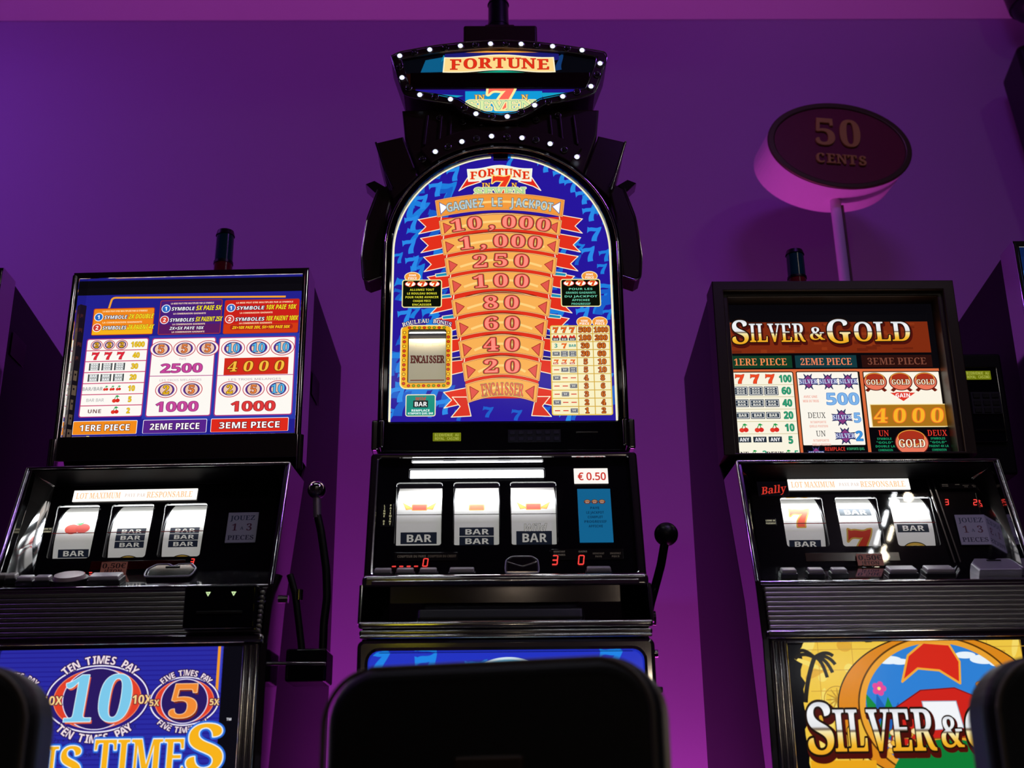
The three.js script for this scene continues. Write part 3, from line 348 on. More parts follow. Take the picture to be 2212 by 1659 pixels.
const texLcd = label(256, 80, '#8f9a10', (g) => { txt(g, 'BIENVENUE AU', 128, 24, 34, { font: 'monospace', fill: '#e8f06a', width: 220 }); txt(g, 'ROYAL CASINO', 128, 58, 34, { font: 'monospace', fill: '#e8f06a', width: 220 }); });
const texSidePrint = label(60, 900, '#0a0608', (g) => { for (let i = 0; i < 9; i++) { g.fillStyle = i < 4 ? '#8a5030' : '#c9bd8a'; g.fillRect(18, 60 + i * 90, 22 + (i % 3) * 6, i < 4 ? 26 : 62); g.fillStyle = '#0a0608'; g.fillRect(26, 78 + i * 90, 12, 12); } });
const tex50 = canvasTex(1200, 780, (g, W, H) => { g.fillStyle = '#7a2036'; g.fillRect(0, 0, W, H); for (let i = 0; i < 900; i++) { g.fillStyle = i % 2 ? '#742034' : '#80243c'; g.fillRect(rnd() * W, rnd() * H, 3, 10 + rnd() * 30); } });

// ---------------------------------------------------------------- materials
const std = (o) => new THREE.MeshStandardMaterial(o);
const M = {
  wall: std({ name: 'lavender wall paint', color: new THREE.Color(0.50, 0.36, 0.62), roughness: 0.85 }), ceiling: std({ name: 'pale ceiling paint', color: new THREE.Color(0.64, 0.68, 0.70), roughness: 0.9 }),
  carpet: std({ name: 'dark carpet', color: new THREE.Color(0.05, 0.02, 0.04), roughness: 1 }), roomDark: std({ name: 'dark room paint', color: new THREE.Color(0.06, 0.04, 0.06), roughness: 0.9 }),
  laminate: new THREE.MeshPhysicalMaterial({ name: 'black laminate', color: new THREE.Color(0.006, 0.004, 0.007), roughness: 0.38, specularIntensity: 0.4 }), gloss: std({ name: 'black lacquer', color: new THREE.Color(0.006, 0.006, 0.008), roughness: 0.025 }),
  wood: std({ name: 'dark stained wood', color: new THREE.Color(0.045, 0.028, 0.012), roughness: 0.4 }), chrome: std({ name: 'chrome', color: new THREE.Color(0.78, 0.78, 0.80), metalness: 1, roughness: 0.07 }),
  smoke: std({ name: 'smoked chrome', color: new THREE.Color(0.38, 0.37, 0.38), metalness: 1, roughness: 0.09 }), topper: std({ name: 'dark brown lacquer', color: new THREE.Color(0.040, 0.020, 0.014), roughness: 0.28 }),
  rubber: std({ name: 'black plastic', color: new THREE.Color(0.008, 0.008, 0.009), roughness: 0.35 }), leather: std({ name: 'black leather', color: new THREE.Color(0.012, 0.011, 0.013), roughness: 0.5 }), piping: std({ name: 'grey piping', color: new THREE.Color(0.16, 0.13, 0.10), roughness: 0.6 }),
  bulbOn: std({ name: 'lit lamp cap', color: 0xffffff, emissive: new THREE.Color(0.72, 0.80, 1.0), emissiveIntensity: 1.5, roughness: 0.3 }), bulbOff: std({ name: 'unlit lamp cap', color: new THREE.Color(0.03, 0.02, 0.02), roughness: 0.12 }),
  tubeOn: std({ name: 'fluorescent tube', color: 0xffffff, emissive: LIGHT.white, emissiveIntensity: 3.0 }), ledRed: std({ name: 'red segment', color: 0x400000, emissive: new THREE.Color(1, 0.06, 0.05), emissiveIntensity: 1.2 }),
  payline: std({ name: 'red pay line', color: 0xb01018, roughness: 0.4 }), button: std({ name: 'pale button cap', color: new THREE.Color(0.62, 0.60, 0.55), roughness: 0.25 }), buttonRound: std({ name: 'pinkish button cap', color: new THREE.Color(0.55, 0.42, 0.42), roughness: 0.25 }),
  candleGreen: std({ name: 'green lens', color: new THREE.Color(0.01, 0.09, 0.08), roughness: 0.15 }), candleRed: std({ name: 'red lens', color: new THREE.Color(0.24, 0.012, 0.02), roughness: 0.15 }),
  signRim: std({ name: 'pale sign rim', color: new THREE.Color(0.92, 0.75, 0.85), roughness: 0.6 }), signEdge: std({ name: 'dull brass', color: new THREE.Color(0.10, 0.075, 0.04), metalness: 0.6, roughness: 0.45 }), signFace: std({ name: 'maroon sign face', map: tex50, roughness: 0.5 }), gold: std({ name: 'dull gold lettering', color: new THREE.Color(0.66, 0.46, 0.07), roughness: 0.5 }),
  pane: new THREE.MeshPhysicalMaterial({ name: 'clear pane', color: 0xffffff, transmission: 1, thickness: 0, roughness: 0.0, ior: 1.5 }), hoodLining: new THREE.MeshPhysicalMaterial({ name: 'matt black lining', color: new THREE.Color(0.008, 0.008, 0.010), roughness: 0.5, specularIntensity: 0.15 }), satin: std({ name: 'satin steel', color: new THREE.Color(0.55, 0.55, 0.56), metalness: 0.8, roughness: 0.45 }), satinChrome: std({ name: 'brushed chrome', color: new THREE.Color(0.72, 0.70, 0.66), metalness: 1, roughness: 0.3 }), brownPlate: std({ name: 'brown hand grip', color: new THREE.Color(0.06, 0.028, 0.012), roughness: 0.5 }),
  mauve: std({ name: 'mauve sticker', color: new THREE.Color(0.11, 0.04, 0.12), roughness: 0.6 }), trim: std({ name: 'brown red trim', color: new THREE.Color(0.16, 0.03, 0.015), roughness: 0.4 }), neon: std({ name: 'yellow neon', color: 0x555500, emissive: new THREE.Color(1, 0.86, 0.02), emissiveIntensity: 3 }),
};
const backlit = (tex, k = 1, name = 'backlit print') => std({ name, map: tex, color: new THREE.Color(0.25, 0.25, 0.25), emissive: 0xffffff, emissiveMap: tex, emissiveIntensity: k, roughness: 0.12 });
const printed = (tex, name = 'printed label') => std({ name, map: tex, roughness: 0.35 });

// ---------------------------------------------------------------- the room
const RX = 4.2, RZ = 4.2, T = 0.15;
struct('wall_back', bx(2 * RX, CEIL, T, 0, CEIL / 2, WALL_Z - T / 2), M.wall);
struct('wall_front', bx(2 * RX, CEIL, T, 0, CEIL / 2, RZ + T / 2), M.roomDark);
struct('wall_left', bx(T, CEIL, RZ - WALL_Z, -RX - T / 2, CEIL / 2, (RZ + WALL_Z) / 2), M.roomDark);
struct('wall_right', bx(T, CEIL, RZ - WALL_Z, RX + T / 2, CEIL / 2, (RZ + WALL_Z) / 2), M.roomDark);
struct('floor', bx(2 * RX + 2 * T, T, RZ - WALL_Z + 2 * T, 0, -T / 2, (RZ + WALL_Z) / 2), M.carpet);
struct('ceiling', bx(2 * RX + 2 * T, T, RZ - WALL_Z + 2 * T, 0, CEIL + T / 2, (RZ + WALL_Z) / 2), M.roomDark);
struct('trim_1', rb(2 * RX, 0.03, 1.1, 0.006).translate(0, CEIL + 0.011, WALL_Z + 0.55), M.ceiling);   // pale band of ceiling along the wall

// magenta light troughs on the floor between the machines and the wall, a violet wash lamp on the ceiling at the left
function wallWasher(x, w, color, k, label) {
  const t = thing('floor_wash_light', label, 'light', [x, 0, -3.46], 0, 'wash lights behind the machines');
  mesh('trough', merged([bx(w, 0.012, 0.10, 0, 0.006, 0), bx(w, 0.06, 0.008, 0, 0.03, 0.05), bx(w, 0.06, 0.008, 0, 0.03, -0.05)]), M.rubber, t);
  mesh('light_strip', rb(w * 0.97, 0.02, 0.05, 0.006), std({ name: 'coloured tube', color: 0x402040, emissive: color, emissiveIntensity: 1.2 }), t, [0, 0.03, 0]);
  area(t, color, k, w * 0.97, 0.06, [0, 0.07, 0], [0, 1.2, -0.16]);
}
wallWasher(-0.98, 1.5, new THREE.Color(0.80, 0.08, 0.80), 60, 'magenta wash light on the floor behind the left pair of machines');
wallWasher(0.55, 1.25, LIGHT.magenta, 82, 'pink wash light on the floor behind the round topped machine');
function ceilingWash(x, z, k, to, label) {
  const t = thing('ceiling_wash_light', label, 'light', [x, CEIL, z], 0, 'violet wash lamps under the ceiling');
  mesh('bracket', bx(0.03, 0.1, 0.03, 0, -0.05, 0), M.rubber, t); mesh('housing', rb(0.5, 0.1, 0.12, 0.02), M.rubber, t, [0, -0.14, 0], [-0.7, 0, 0]);
  mesh('lamp_lens', rb(0.46, 0.07, 0.01, 0.004), std({ name: 'violet lens', color: 0x201040, emissive: LIGHT.violet, emissiveIntensity: 2 }), t, [0, -0.186, -0.043], [0.87, 0, 0]);
  area(t, LIGHT.violet, k, 0.46, 0.07, [0, -0.20, -0.06], to);
}
ceilingWash(-2.3, -2.6, 84, [0.6, -1.6, -1.25], 'violet wash lamp hung from the ceiling over the left end of the row');
ceilingWash(0.9, -1.6, 52, [0.1, -1.4, -2.2], 'violet wash lamp hung from the ceiling over the wooden box machine');
// unseen battens added to brighten chrome and consoles; rear fin shields the wall
for (const [x, z, text] of [[-0.75, -1.75, 'added long ceiling batten lamp over the ball lever machine'], [0.75, -1.75, 'added long ceiling batten lamp over the wooden box machine']]) {
  const t = thing('added_batten_lamp', text, 'lamp', [x, CEIL, z], 0, 'added batten lamps over the aisle');
  mesh('housing', merged([bx(1.24, 0.05, 0.07, 0, -0.025, 0), bx(1.24, 0.12, 0.008, 0, -0.105, -0.039)]), M.rubber, t);
  mesh('tube_lamp', rod([-0.6, -0.068, 0], [0.6, -0.068, 0], 0.013), std({ name: 'added batten tube', color: 0xffffff, emissive: LIGHT.white, emissiveIntensity: 14 }), t);
  area(t, LIGHT.white, 20, 1.2, 0.03, [0, -0.084, 0.004], [0, -2, 0.25]);
}
// two rows of small ceiling tubes over the aisle, mirrored in the glass of the machines
const rowLabels = ['short warm ceiling tube in the outer row over the aisle', 'short white ceiling tube in the inner row over the aisle'];
for (const [row, x] of [[0, 1.81], [1, 1.755]]) for (let i = 0; i < 6; i++) {
  const t = thing('ceiling_tube_lamp', rowLabels[row], 'lamp', [x - 0.011 * i, CEIL, -0.86 + i * 0.125 + row * 0.03], 0, row ? 'inner row of ceiling tubes' : 'outer row of ceiling tubes');
  mesh('holder', bx(0.014, 0.11, 0.09, 0, -0.055, 0), M.rubber, t);
  mesh('tube_lamp', new THREE.CapsuleGeometry(0.009, 0.075, 4, 10).rotateX(Math.PI / 2), std({ name: row ? 'white tube' : 'warm tube', color: 0xffffff, emissive: row ? LIGHT.white : LIGHT.warm, emissiveIntensity: 22 }), t, [0, -0.124, 0]);
  if (i % 3 === 1) { const p = new THREE.PointLight(row ? LIGHT.white : LIGHT.warm, 0.05); p.position.set(0, -0.15, 0); p.castShadow = true; t.add(p); }
}
{  // unseen ceiling panel, added to give the chrome something bright to mirror
  const t = thing('added_light_panel', 'added pale ceiling light panel far behind the chairs', 'lamp', [0.3, CEIL, 1.9]);
  mesh('housing', rb(2.4, 0.06, 0.5, 0.01), M.rubber, t, [0, -0.03, 0]);
  for (const x of [-0.8, 0, 0.8]) mesh('added_lamp_panel', rb(0.6, 0.012, 0.3, 0.004), std({ name: 'added lit diffuser', color: 0x888888, emissive: new THREE.Color(1, 0.92, 0.85), emissiveIntensity: 1.5 }), t, [x, -0.066, 0]);
  area(t, new THREE.Color(1, 0.92, 0.85), 0.5, 2.2, 0.3, [0, -0.08, 0], [0, -1, 0]);
}
for (const [x, y, text] of [[-1.25, 1.75, 'added warm sconce on the dark wall left of the neon bars'], [0.15, 1.6, 'added warm sconce on the dark wall right of the neon bars'], [1.1, 1.85, 'added warm sconce on the dark wall beside the white tubes']]) {  // sconces added out of view to brighten the chrome with warm light
  const t = thing('added_sconce_lamp', text, 'lamp', [x, y, RZ], 0, 'added sconces on the wall behind the chairs');
  mesh('back_plate', rb(0.16, 0.3, 0.02, 0.006), M.rubber, t, [0, 0, -0.01]);
  mesh('added_lamp_shade', cyl(0.06, 0.06, 0.24, 20), std({ name: 'added lit shade', color: 0x8a7a60, emissive: new THREE.Color(1, 0.82, 0.6), emissiveIntensity: 4 }), t, [0, 0, -0.08]);
  const p = new THREE.PointLight(new THREE.Color(1, 0.82, 0.6), 0.1); p.position.set(0, 0, -0.17); p.castShadow = true; t.add(p);
}
{ // white tubes on the wall behind the chairs, mirrored in the belly glass of the wooden box machine
  const t = thing('wall_tube_lamp', 'row of short white tubes on the dark wall behind the chairs', 'lamp', [2.41, 2.0, RZ]);
  mesh('back_plate', rb(0.56, 0.07, 0.03, 0.006), M.rubber, t, [0, 0, -0.015]);
  const wm = std({ name: 'white wall tube', color: 0xffffff, emissive: LIGHT.white, emissiveIntensity: 20 });
  for (const [a, b] of [[-0.225, -0.10], [-0.055, 0.07], [0.08, 0.225]]) mesh('tube_lamp', rod([a, 0.012, -0.045], [b, 0.012, -0.045], 0.012), wm, t);
  area(t, LIGHT.white, 4, 0.45, 0.024, [0, 0.012, -0.07], [0, 0.012, -1]);
}
{
  const t = thing('neon_sign', 'yellow neon bars on the dark wall behind the chairs', 'sign', [-0.6, 2.45, RZ]);
  mesh('back_plate', rb(0.5, 0.42, 0.05, 0.01), M.rubber, t, [0, 0, -0.025]);
  for (const y of [-0.12, 0, 0.12]) mesh('neon_tube', rod([-0.17, y, -0.08], [0.17, y, -0.08], 0.014), M.neon, t);
  area(t, new THREE.Color(1, 0.86, 0.05), 0.08, 0.34, 0.26, [0, 0, -0.12], [0, 0, -1]);
}
{
  const t = thing('ceiling_speaker', 'black round loudspeaker under the ceiling beside the end machine', 'speaker', [1.86, CEIL, -3.62]);
  mesh('housing', cyl(0.105, 0.085, 0.12), M.rubber, t, [0, -0.06, 0]); mesh('grille', new THREE.SphereGeometry(0.085, 24, 10, 0, 6.3, 0, 1.2).rotateX(Math.PI), M.rubber, t, [0, -0.09, 0]);
}
{
  const t = thing('wall_speaker', 'black box loudspeaker tilted on the wall above the end machine', 'speaker', [1.93, 3.0, -3.62], 0);
  const c = mesh('cabinet', rb(0.34, 0.62, 0.26, 0.02), M.laminate, t, [0.02, 0, 0], [0.12, -0.2, 0.16]);
  mesh('grille', rb(0.3, 0.56, 0.012, 0.005), M.rubber, c, [0, 0, 0.132]); mesh('bracket', bx(0.08, 0.08, 0.12, 0, 0, -0.17), M.rubber, t);
}

// ---------------------------------------------------------------- parts shared by the machines
function slope(P0, tan) {                                             // a plane leaning back: t metres down it, d metres out of it
  const a = Math.atan(tan), s = Math.sin(a), c = Math.cos(a);
  const at = (x, t, d = 0) => [x, P0[0] - t * c + d * s, P0[1] + t * s + d * c];
  return { a, at, put(name, geo, m, parent, x, t, d = 0) { return mesh(name, geo, m, parent, at(x, t, d), [-a, 0, 0]); } };
}
const winPts = (x, w, t0, t1, r = 0.006) => roundRectPts(x - w / 2, -t1, x + w / 2, -t0, r, 3);
function reel(parent, pl, x, t, w, tex, gap = 0.018, R = 0.12) {
  const a = 0.92, g = new THREE.CylinderGeometry(R, R, w, 48, 1, true, -a, 2 * a).rotateZ(-Math.PI / 2);   // axis along x, the strip faces +z
  g.rotateX(-Math.PI / 2 + Math.PI / 2);
  const p = g.attributes.position, uv = new Float32Array(p.count * 2);
  // place the strip so that its middle points to +z, then lay the print along the arc
  for (let i = 0; i < p.count; i++) { const ang = Math.atan2(p.getY(i), p.getZ(i)); uv[2 * i] = p.getX(i) / w + 0.5; uv[2 * i + 1] = 0.5 + ang * R / 0.22; }
  g.setAttribute('uv', new THREE.BufferAttribute(uv, 2));
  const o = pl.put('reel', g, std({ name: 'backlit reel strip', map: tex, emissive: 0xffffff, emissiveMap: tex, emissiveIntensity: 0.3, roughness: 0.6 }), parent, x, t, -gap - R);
  for (const s of [-1, 1]) mesh('reel_rim', new THREE.TorusGeometry(R - 0.002, 0.003, 6, 40).rotateY(Math.PI / 2), M.rubber, o, [s * (w / 2 + 0.002), 0, 0]);
  return o;
}
function digit(parent, pl, x, t, d, ch, h = 0.02, m = M.ledRed) {      // one seven segment figure as lit bars
  const w = h * 0.52, k = h * 0.11, on = { 0: 'abcdef', 1: 'bc', 2: 'abged', 3: 'abgcd', '-': 'd' }[ch], q = { a: [0, h / 2, 1], g: [0, 0, 1], d: [0, -h / 2, 1], b: [w / 2, h / 4, 0], c: [w / 2, -h / 4, 0], f: [-w / 2, h / 4, 0], e: [-w / 2, -h / 4, 0] };
  const geo = merged([...on].map((s) => { const [px, py, hor] = q[s]; return new THREE.BoxGeometry(hor ? w * 0.9 : k, hor ? k : h * 0.46, 0.001).applyMatrix4(new THREE.Matrix4().makeShear(0, 0, 0.12, 0, 0, 0)).translate(px + py * 0.12, py, 0); }));
  return pl.put('led_digit', geo, m, parent, x, t, d);
}
function sticker(parent, pl, name, x, t, w, h, m, d = 0.0012) { return pl.put(name, rb(w, h, 0.0016, 0.0007, 1), m, parent, x, t, d); }
function flatUV(g, w, h) { return planarUV(g, -w / 2, -h / 2, w, h); }
const card = (w, h, th = 0.0016) => flatUV(rb(w, h, th, th * 0.4, 1), w, h);
function pushButton(parent, pl, x, t, w, h, m = M.button, round = false) {
  const b = pl.put('button', round ? cyl(w / 2 + 0.004, w / 2 + 0.005, 0.012).rotateX(Math.PI / 2) : rb(w + 0.006, h + 0.006, 0.012, 0.003), M.rubber, parent, x, t, 0.006);
  mesh('cap', round ? cyl(w / 2 - 0.003, w / 2, 0.008).rotateX(Math.PI / 2) : rb(w, h, 0.009, 0.003), m, b, [0, 0, 0.009]);
  return b;
}
function candle(parent, x, y, z, r, h, dark) {
  const c = mesh('candle_base', cyl(r * 1.15, r * 1.25, h * 0.1), M.rubber, parent, [x, y + h * 0.05, z]);
  mesh('red_lens', cyl(r, r, h * 0.34), dark ? M.rubber : M.candleRed, c, [0, h * 0.22, 0]); mesh('ring', cyl(r * 1.06, r * 1.06, h * 0.04), M.rubber, c, [0, h * 0.41, 0]);
  mesh('green_lens', cyl(r * 0.95, r * 0.98, h * 0.44), dark ? M.rubber : M.candleGreen, c, [0, h * 0.65, 0]); mesh('lamp_cap', cyl(r * 0.9, r * 1.04, h * 0.08), M.rubber, c, [0, h * 0.9, 0]);
}
function lcd(parent, x, y, z, w, h) { const s = mesh('lcd_display', card(w, h, 0.003), std({ name: 'lit lcd', map: texLcd, color: 0x404040, emissive: 0xffffff, emissiveMap: texLcd, emissiveIntensity: 0.5, roughness: 0.3 }), parent, [x, y, z]); return s; }
function keypad(parent, x, y, z, w, h, nx, ny) {
  const k = mesh('keypad', rb(w, h, 0.004, 0.001), std({ name: 'dull blue plastic', color: new THREE.Color(0.012, 0.014, 0.03), roughness: 0.4 }), parent, [x, y, z]);
  const m = std({ name: 'key cap', color: new THREE.Color(0.035, 0.035, 0.06), roughness: 0.5 });
  for (let i = 0; i < nx; i++) for (let j = 0; j < ny; j++) mesh('key', rb(w / nx * 0.6, h / ny * 0.55, 0.003, 0.001, 1), m, k, [(i + 0.5 - nx / 2) * w / nx, (j + 0.5 - ny / 2) * h / ny, 0.003]);
}

// ---------------------------------------------------------------- upright machine with a sloping hood over the reels
function upright(name, text, x0, turn, o) {
  const t = thing(name, text, 'slot machine', [x0, 0, -2.75], turn), top = o.top, wood = o.wood, hw = wood ? 0.288 : 0.281, rim = wood ? M.wood : M.chrome, y0 = 1.642;
  mesh('cabinet', prism([[-0.52, 0], [-0.52, top - 0.05], [-0.08, top - 0.006], [-0.08, 1.645], [-0.04, 1.6], [0.10, 1.29], [0.18, 0.95], [0.2, 0.7], [0.2, 0]], -hw + 0.002, hw - 0.002), M.laminate, t);
  const iw = wood ? 0.262 : 0.266, it = wood ? top - 0.024 : top - 0.016, ib = wood ? 1.648 : 1.70;
  mesh('top_frame', plate([[-hw, y0], [hw, y0], [hw, top], [-hw, top]], 0.082, 0.002, [[[-iw, ib], [-iw, it], [iw, it], [iw, ib]]]), rim, t);
  const pw = 2 * iw, ph = it - ib, zg = wood ? -0.06 : -0.055;
  mesh('award_light_panel', planarUV(new THREE.BoxGeometry(pw, ph, 0.006).translate(0, ib + ph / 2, 0), o.award[1][0], o.award[1][1], o.award[1][2], o.award[1][3]), backlit(o.award[0], o.awardGlow ?? 1), t, [0, 0, zg - 0.003]);
  if (o.lit) area(t, new THREE.Color(1, 0.9, 0.88), o.lit, pw * 0.9, ph * 0.7, [0, ib + ph * 0.42, zg + 0.012], [0, ib + ph * 0.42, 1]);
  if (!wood) {
    const bar = mesh('display_bar', rb(2 * iw, 0.052, 0.03, 0.002), M.gloss, t, [0, 1.672, -0.035]);
    lcd(bar, -0.11, -0.014, 0.0165, 0.064, 0.02); keypad(bar, 0.06, -0.006, 0.016, 0.11, 0.03, 6, 2);
    mesh('reflection_line', bx(0.21, 0.003, 0.002), std({ name: 'painted reflection', color: new THREE.Color(0.7, 0.68, 0.4), roughness: 0.3 }), bar, [-0.10, 0.016, 0.016]);  // reflection along the bar, built as a pale yellowish strip
    for (const s of [-1, 1]) { mesh('post_rod', rod([s * 0.277, y0, 0.002], [s * 0.277, top - 0.01, 0.002], 0.005), M.chrome, t); mesh('hinge_pin', rod([s * 0.281, y0 - 0.03, 0.004], [s * 0.281, y0 + 0.05, 0.004], 0.008), M.chrome, t); }
    mesh('side_print', card(0.018, 0.36), printed(texSidePrint), t, [-0.262, 1.86, -0.03], [0, 0.75, 0]);
    mesh('name_plate', rb(0.001, 0.06, 0.09, 0.0004, 1), M.mauve, t, [hw + 0.0005, o.stickerY ?? 1.86, -0.15]);
  } else {
    mesh('frame_moulding', plate([[-iw - 0.006, ib], [-iw + 0.012, ib], [-iw + 0.012, it - 0.012], [iw - 0.012, it - 0.012], [iw - 0.012, ib], [iw + 0.006, ib], [iw + 0.006, it + 0.006], [-iw - 0.006, it + 0.006]], 0.05, 0.003), M.wood, t, [0, 0, -0.012]);
    const u = mesh('tracking_unit', rb(0.11, 0.30, 0.10, 0.006), M.laminate, t, [o.unitX, 1.76, -0.11]);
    const f = mesh('unit_face', rb(0.084, 0.185, 0.006, 0.002), M.gloss, u, [-0.004, 0.02, 0.052]);
    mesh('unit_edge', plate(roundRectPts(-0.043, -0.094, 0.043, 0.094, 0.004), 0.004, 0.001, [roundRectPts(-0.0405, -0.0915, 0.0405, 0.0915, 0.003)]), M.smoke, u, [-0.004, 0.02, 0.057]);
    lcd(u, -0.009, 0.092, 0.0565, 0.062, 0.022); for (const y of [0.04]) { const k = mesh('keypad', rb(0.07, 0.055, 0.004, 0.001), std({ name: 'dull key field', color: new THREE.Color(0.014, 0.012, 0.022), roughness: 0.4 }), u, [0.002, 0.022, 0.056]); for (let i = 0; i < 3; i++) for (let j = 0; j < 3; j++) mesh('key', rb(0.016, 0.012, 0.003, 0.001, 1), M.rubber, u, [-0.02 + i * 0.022, 0.004 + j * 0.018, 0.0585]); }
    mesh('card_slot', rb(0.07, 0.006, 0.004, 0.001), M.smoke, u, [0.002, -0.045, 0.056]); mesh('red_tag', rb(0.018, 0.024, 0.004, 0.001), M.trim, u, [-0.048, -0.066, 0.053]);
  }
  candle(t, o.candle[0], top - 0.012, -0.10, 0.0225, o.candle[1] - top + 0.012);
  // hood and door
  for (const s of [-1, 1]) {
    mesh('door_cheek', prism([[-0.04, 1.597], [0.113, 1.592], [0.223, 1.307], [0.245, 1.205], [0.25, 1.19], [0.25, 0.75], [0.2, 0.7], [0.18, 0.95], [0.10, 1.29]], s > 0 ? 0.273 : -0.286, s > 0 ? 0.286 : -0.273, 0.002), M.smoke, t);
    const ot = [s * 0.283, 1.588, 0.113], ob = [s * 0.283, 1.307, 0.222], ib_ = [s * 0.247, 1.362, 0.107], it_ = [s * 0.247, 1.57, 0.05];
    mesh('hood_side', s < 0 ? slab(ot, ob, ib_, it_, 0.003) : slab(it_, ib_, ob, ot, 0.003), M.chrome, t);
    mesh('rim_rod', rod([s * 0.283, 1.592, 0.115], [s * 0.283, 1.309, 0.225], 0.0032), M.chrome, t);
    mesh('rim_rod', rod([s * 0.283, 1.592, 0.115], [s * 0.247, 1.57, 0.052], 0.002), M.chrome, t);
  }
  mesh('hood', rb(0.568, 0.012, 0.16, 0.004), M.laminate, t, [0, 1.590, 0.033], [-0.02, 0, 0]);
  mesh('hood_underside', slab([-0.247, 1.57, 0.05], [0.247, 1.57, 0.05], [0.281, 1.586, 0.113], [-0.281, 1.586, 0.113], 0.003), M.hoodLining, t);
  mesh('rim_rod', rod([-0.283, 1.592, 0.115], [0.283, 1.592, 0.115], 0.0032), M.chrome, t);
  // reel glass
  const pl = slope([1.57, 0.05], 0.268), w0 = o.win[0], w1 = o.win[1];
  pl.put('reel_glass', plate([[-0.25, -0.222], [0.25, -0.222], [0.25, 0], [-0.25, 0]], 0.006, 0.0008, o.reelX.map((x) => winPts(x, 0.091, w0, w1))), M.gloss, t, 0, 0, 0);
  pl.put('glass_pane', new THREE.PlaneGeometry(0.496, 0.22), M.pane, t, 0, 0.111, 0.005);
  if (o.reels) {
    o.reelX.forEach((x, i) => { reel(t, pl, x, (w0 + w1) / 2, 0.088, o.reels[i]); pl.put('pay_line', bx(0.1, 0.0014, 0.0012), M.payline, t, x, (w0 + w1) / 2, -0.008); });
    pl.put('tube_lamp', cyl(0.004, 0.004, 0.37, 10).rotateZ(Math.PI / 2), M.tubeOn, t, (o.reelX[0] + o.reelX[2]) / 2, w0 - 0.008, -0.014);
    const mid = (o.reelX[0] + o.reelX[2]) / 2;
    area(t, LIGHT.white, o.reelLight ?? 30, 0.36, 0.012, pl.at(mid, w0 - 0.002, -0.013), pl.at(mid, 0.17, -0.04));
    const sx = o.strip; pl.put('strip_light', card(sx[1] - sx[0], sx[3] - sx[2], 0.002), backlit(texLot, 1.25, 'backlit strip'), t, (sx[0] + sx[1]) / 2, (sx[2] + sx[3]) / 2, 0.0025);
    pl.put('plaque', card(0.065, 0.073), printed(texJouez), t, ...o.plaque, 0.0065);
    pl.put('price_label', card(0.055, 0.028), printed(texJeton), t, ...o.price, 0.0065);
    pl.put('line_label', card(0.024, 0.017), backlit(texLigne, 0.7, 'lit lettering'), t, ...o.line, 0.0012);
    pl.put('segment_window', rb(0.20, 0.02, 0.001, 0.0004, 1), std({ name: 'dark red window', color: new THREE.Color(0.05, 0.002, 0.003), roughness: 0.15 }), t, o.seg[0], o.seg[1], 0.001);
    for (const [x, tt, ch] of o.digits) digit(t, pl, x, tt, 0.002, ch, 0.013);
    o.extra?.(t, pl);
  }
  // deck with buttons and the coin head
  const dk = slope([1.364, 0.103], 2.03);
  dk.put('button_deck', rb(0.548, 0.14, 0.012, 0.003), M.chrome, t, 0, 0.068, -0.006);
  for (const b of o.buttons) pushButton(t, dk, b[0], b[1], b[2], b[3], b[4] || M.button, b[5]);
  if (o.coin) { const c = dk.put('coin_head', plate([[-0.044, -0.03], [0.044, -0.03], [0.05, 0.004], [0.036, 0.026], [0.012, 0.026], [0, 0.017], [-0.012, 0.026], [-0.036, 0.026], [-0.05, 0.004]], 0.024, 0.004), o.coinLight ? M.satin : M.smoke, t, o.coin, 0.062, 0.02); c.rotation.x = -0.92; if (!o.coinLight) mesh('coin_edge', tube([[-0.044, -0.03, 0], [0.044, -0.03, 0], [0.05, 0.004, 0], [0.036, 0.026, 0], [0.012, 0.026, 0], [0, 0.017, 0], [-0.012, 0.026, 0], [-0.036, 0.026, 0], [-0.05, 0.004, 0]], 0.0016, true, 120, 6), M.satin, c); mesh('coin_slot', rb(0.03, 0.004, 0.004, 0.001), M.rubber, c, [0, 0.012, 0]); }
  // ribbed front
  mesh('grille_back', slab([-0.27, 1.208, 0.24], [0.27, 1.208, 0.24], [0.27, 1.303, 0.218], [-0.27, 1.303, 0.218], 0.01), M.smoke, t);
  for (let i = 0; i < 9; i++) mesh('grille_slat', rb(0.538, 0.0062, 0.008, 0.0022), M.satinChrome, t, [0, 1.294 - i * 0.0098, 0.2225 + i * 0.0024]);
  mesh('front_rail', rb(0.556, 0.018, 0.022, 0.007), M.chrome, t, [0, 1.199, 0.246]); mesh('deck_nose', rod([-0.276, 1.306, 0.224], [0.276, 1.306, 0.224], 0.0045), M.chrome, t);
  mesh('belly_frame', plate(roundRectPts(-0.274, 0.70, 0.274, 1.191, 0.012), 0.06, 0.006, [roundRectPts(-0.238, 0.735, 0.238, 1.186, 0.008)]), M.smoke, t, [0, 0, 0.252]);
  for (const s of [-1, 1]) for (const k of [0, 1, 2]) mesh('frame_rod', rod([s * (0.244 + k * 0.0115), 0.71, 0.252], [s * (0.244 + k * 0.0115), 1.185, 0.252], 0.0048), M.chrome, t);
  mesh('belly_light_panel', planarUV(new THREE.BoxGeometry(0.476, 0.455, 0.006).translate(0, 0.9595, 0), -0.235, 0.725, 0.47, 0.47), backlit(o.belly, o.bellyGlow ?? 1), t, [0, 0, 0.236]);
  if (o.lit) area(t, new THREE.Color(1, 0.9, 0.88), o.lit * 0.7, 0.42, 0.38, [0, 0.96, 0.246], [0, 0.96, 2]);
  mesh('plinth', rb(0.57, 0.06, 0.7, 0.006), M.rubber, t, [0, 0.03, -0.16]);
  o.more?.(t);
  return t;
}

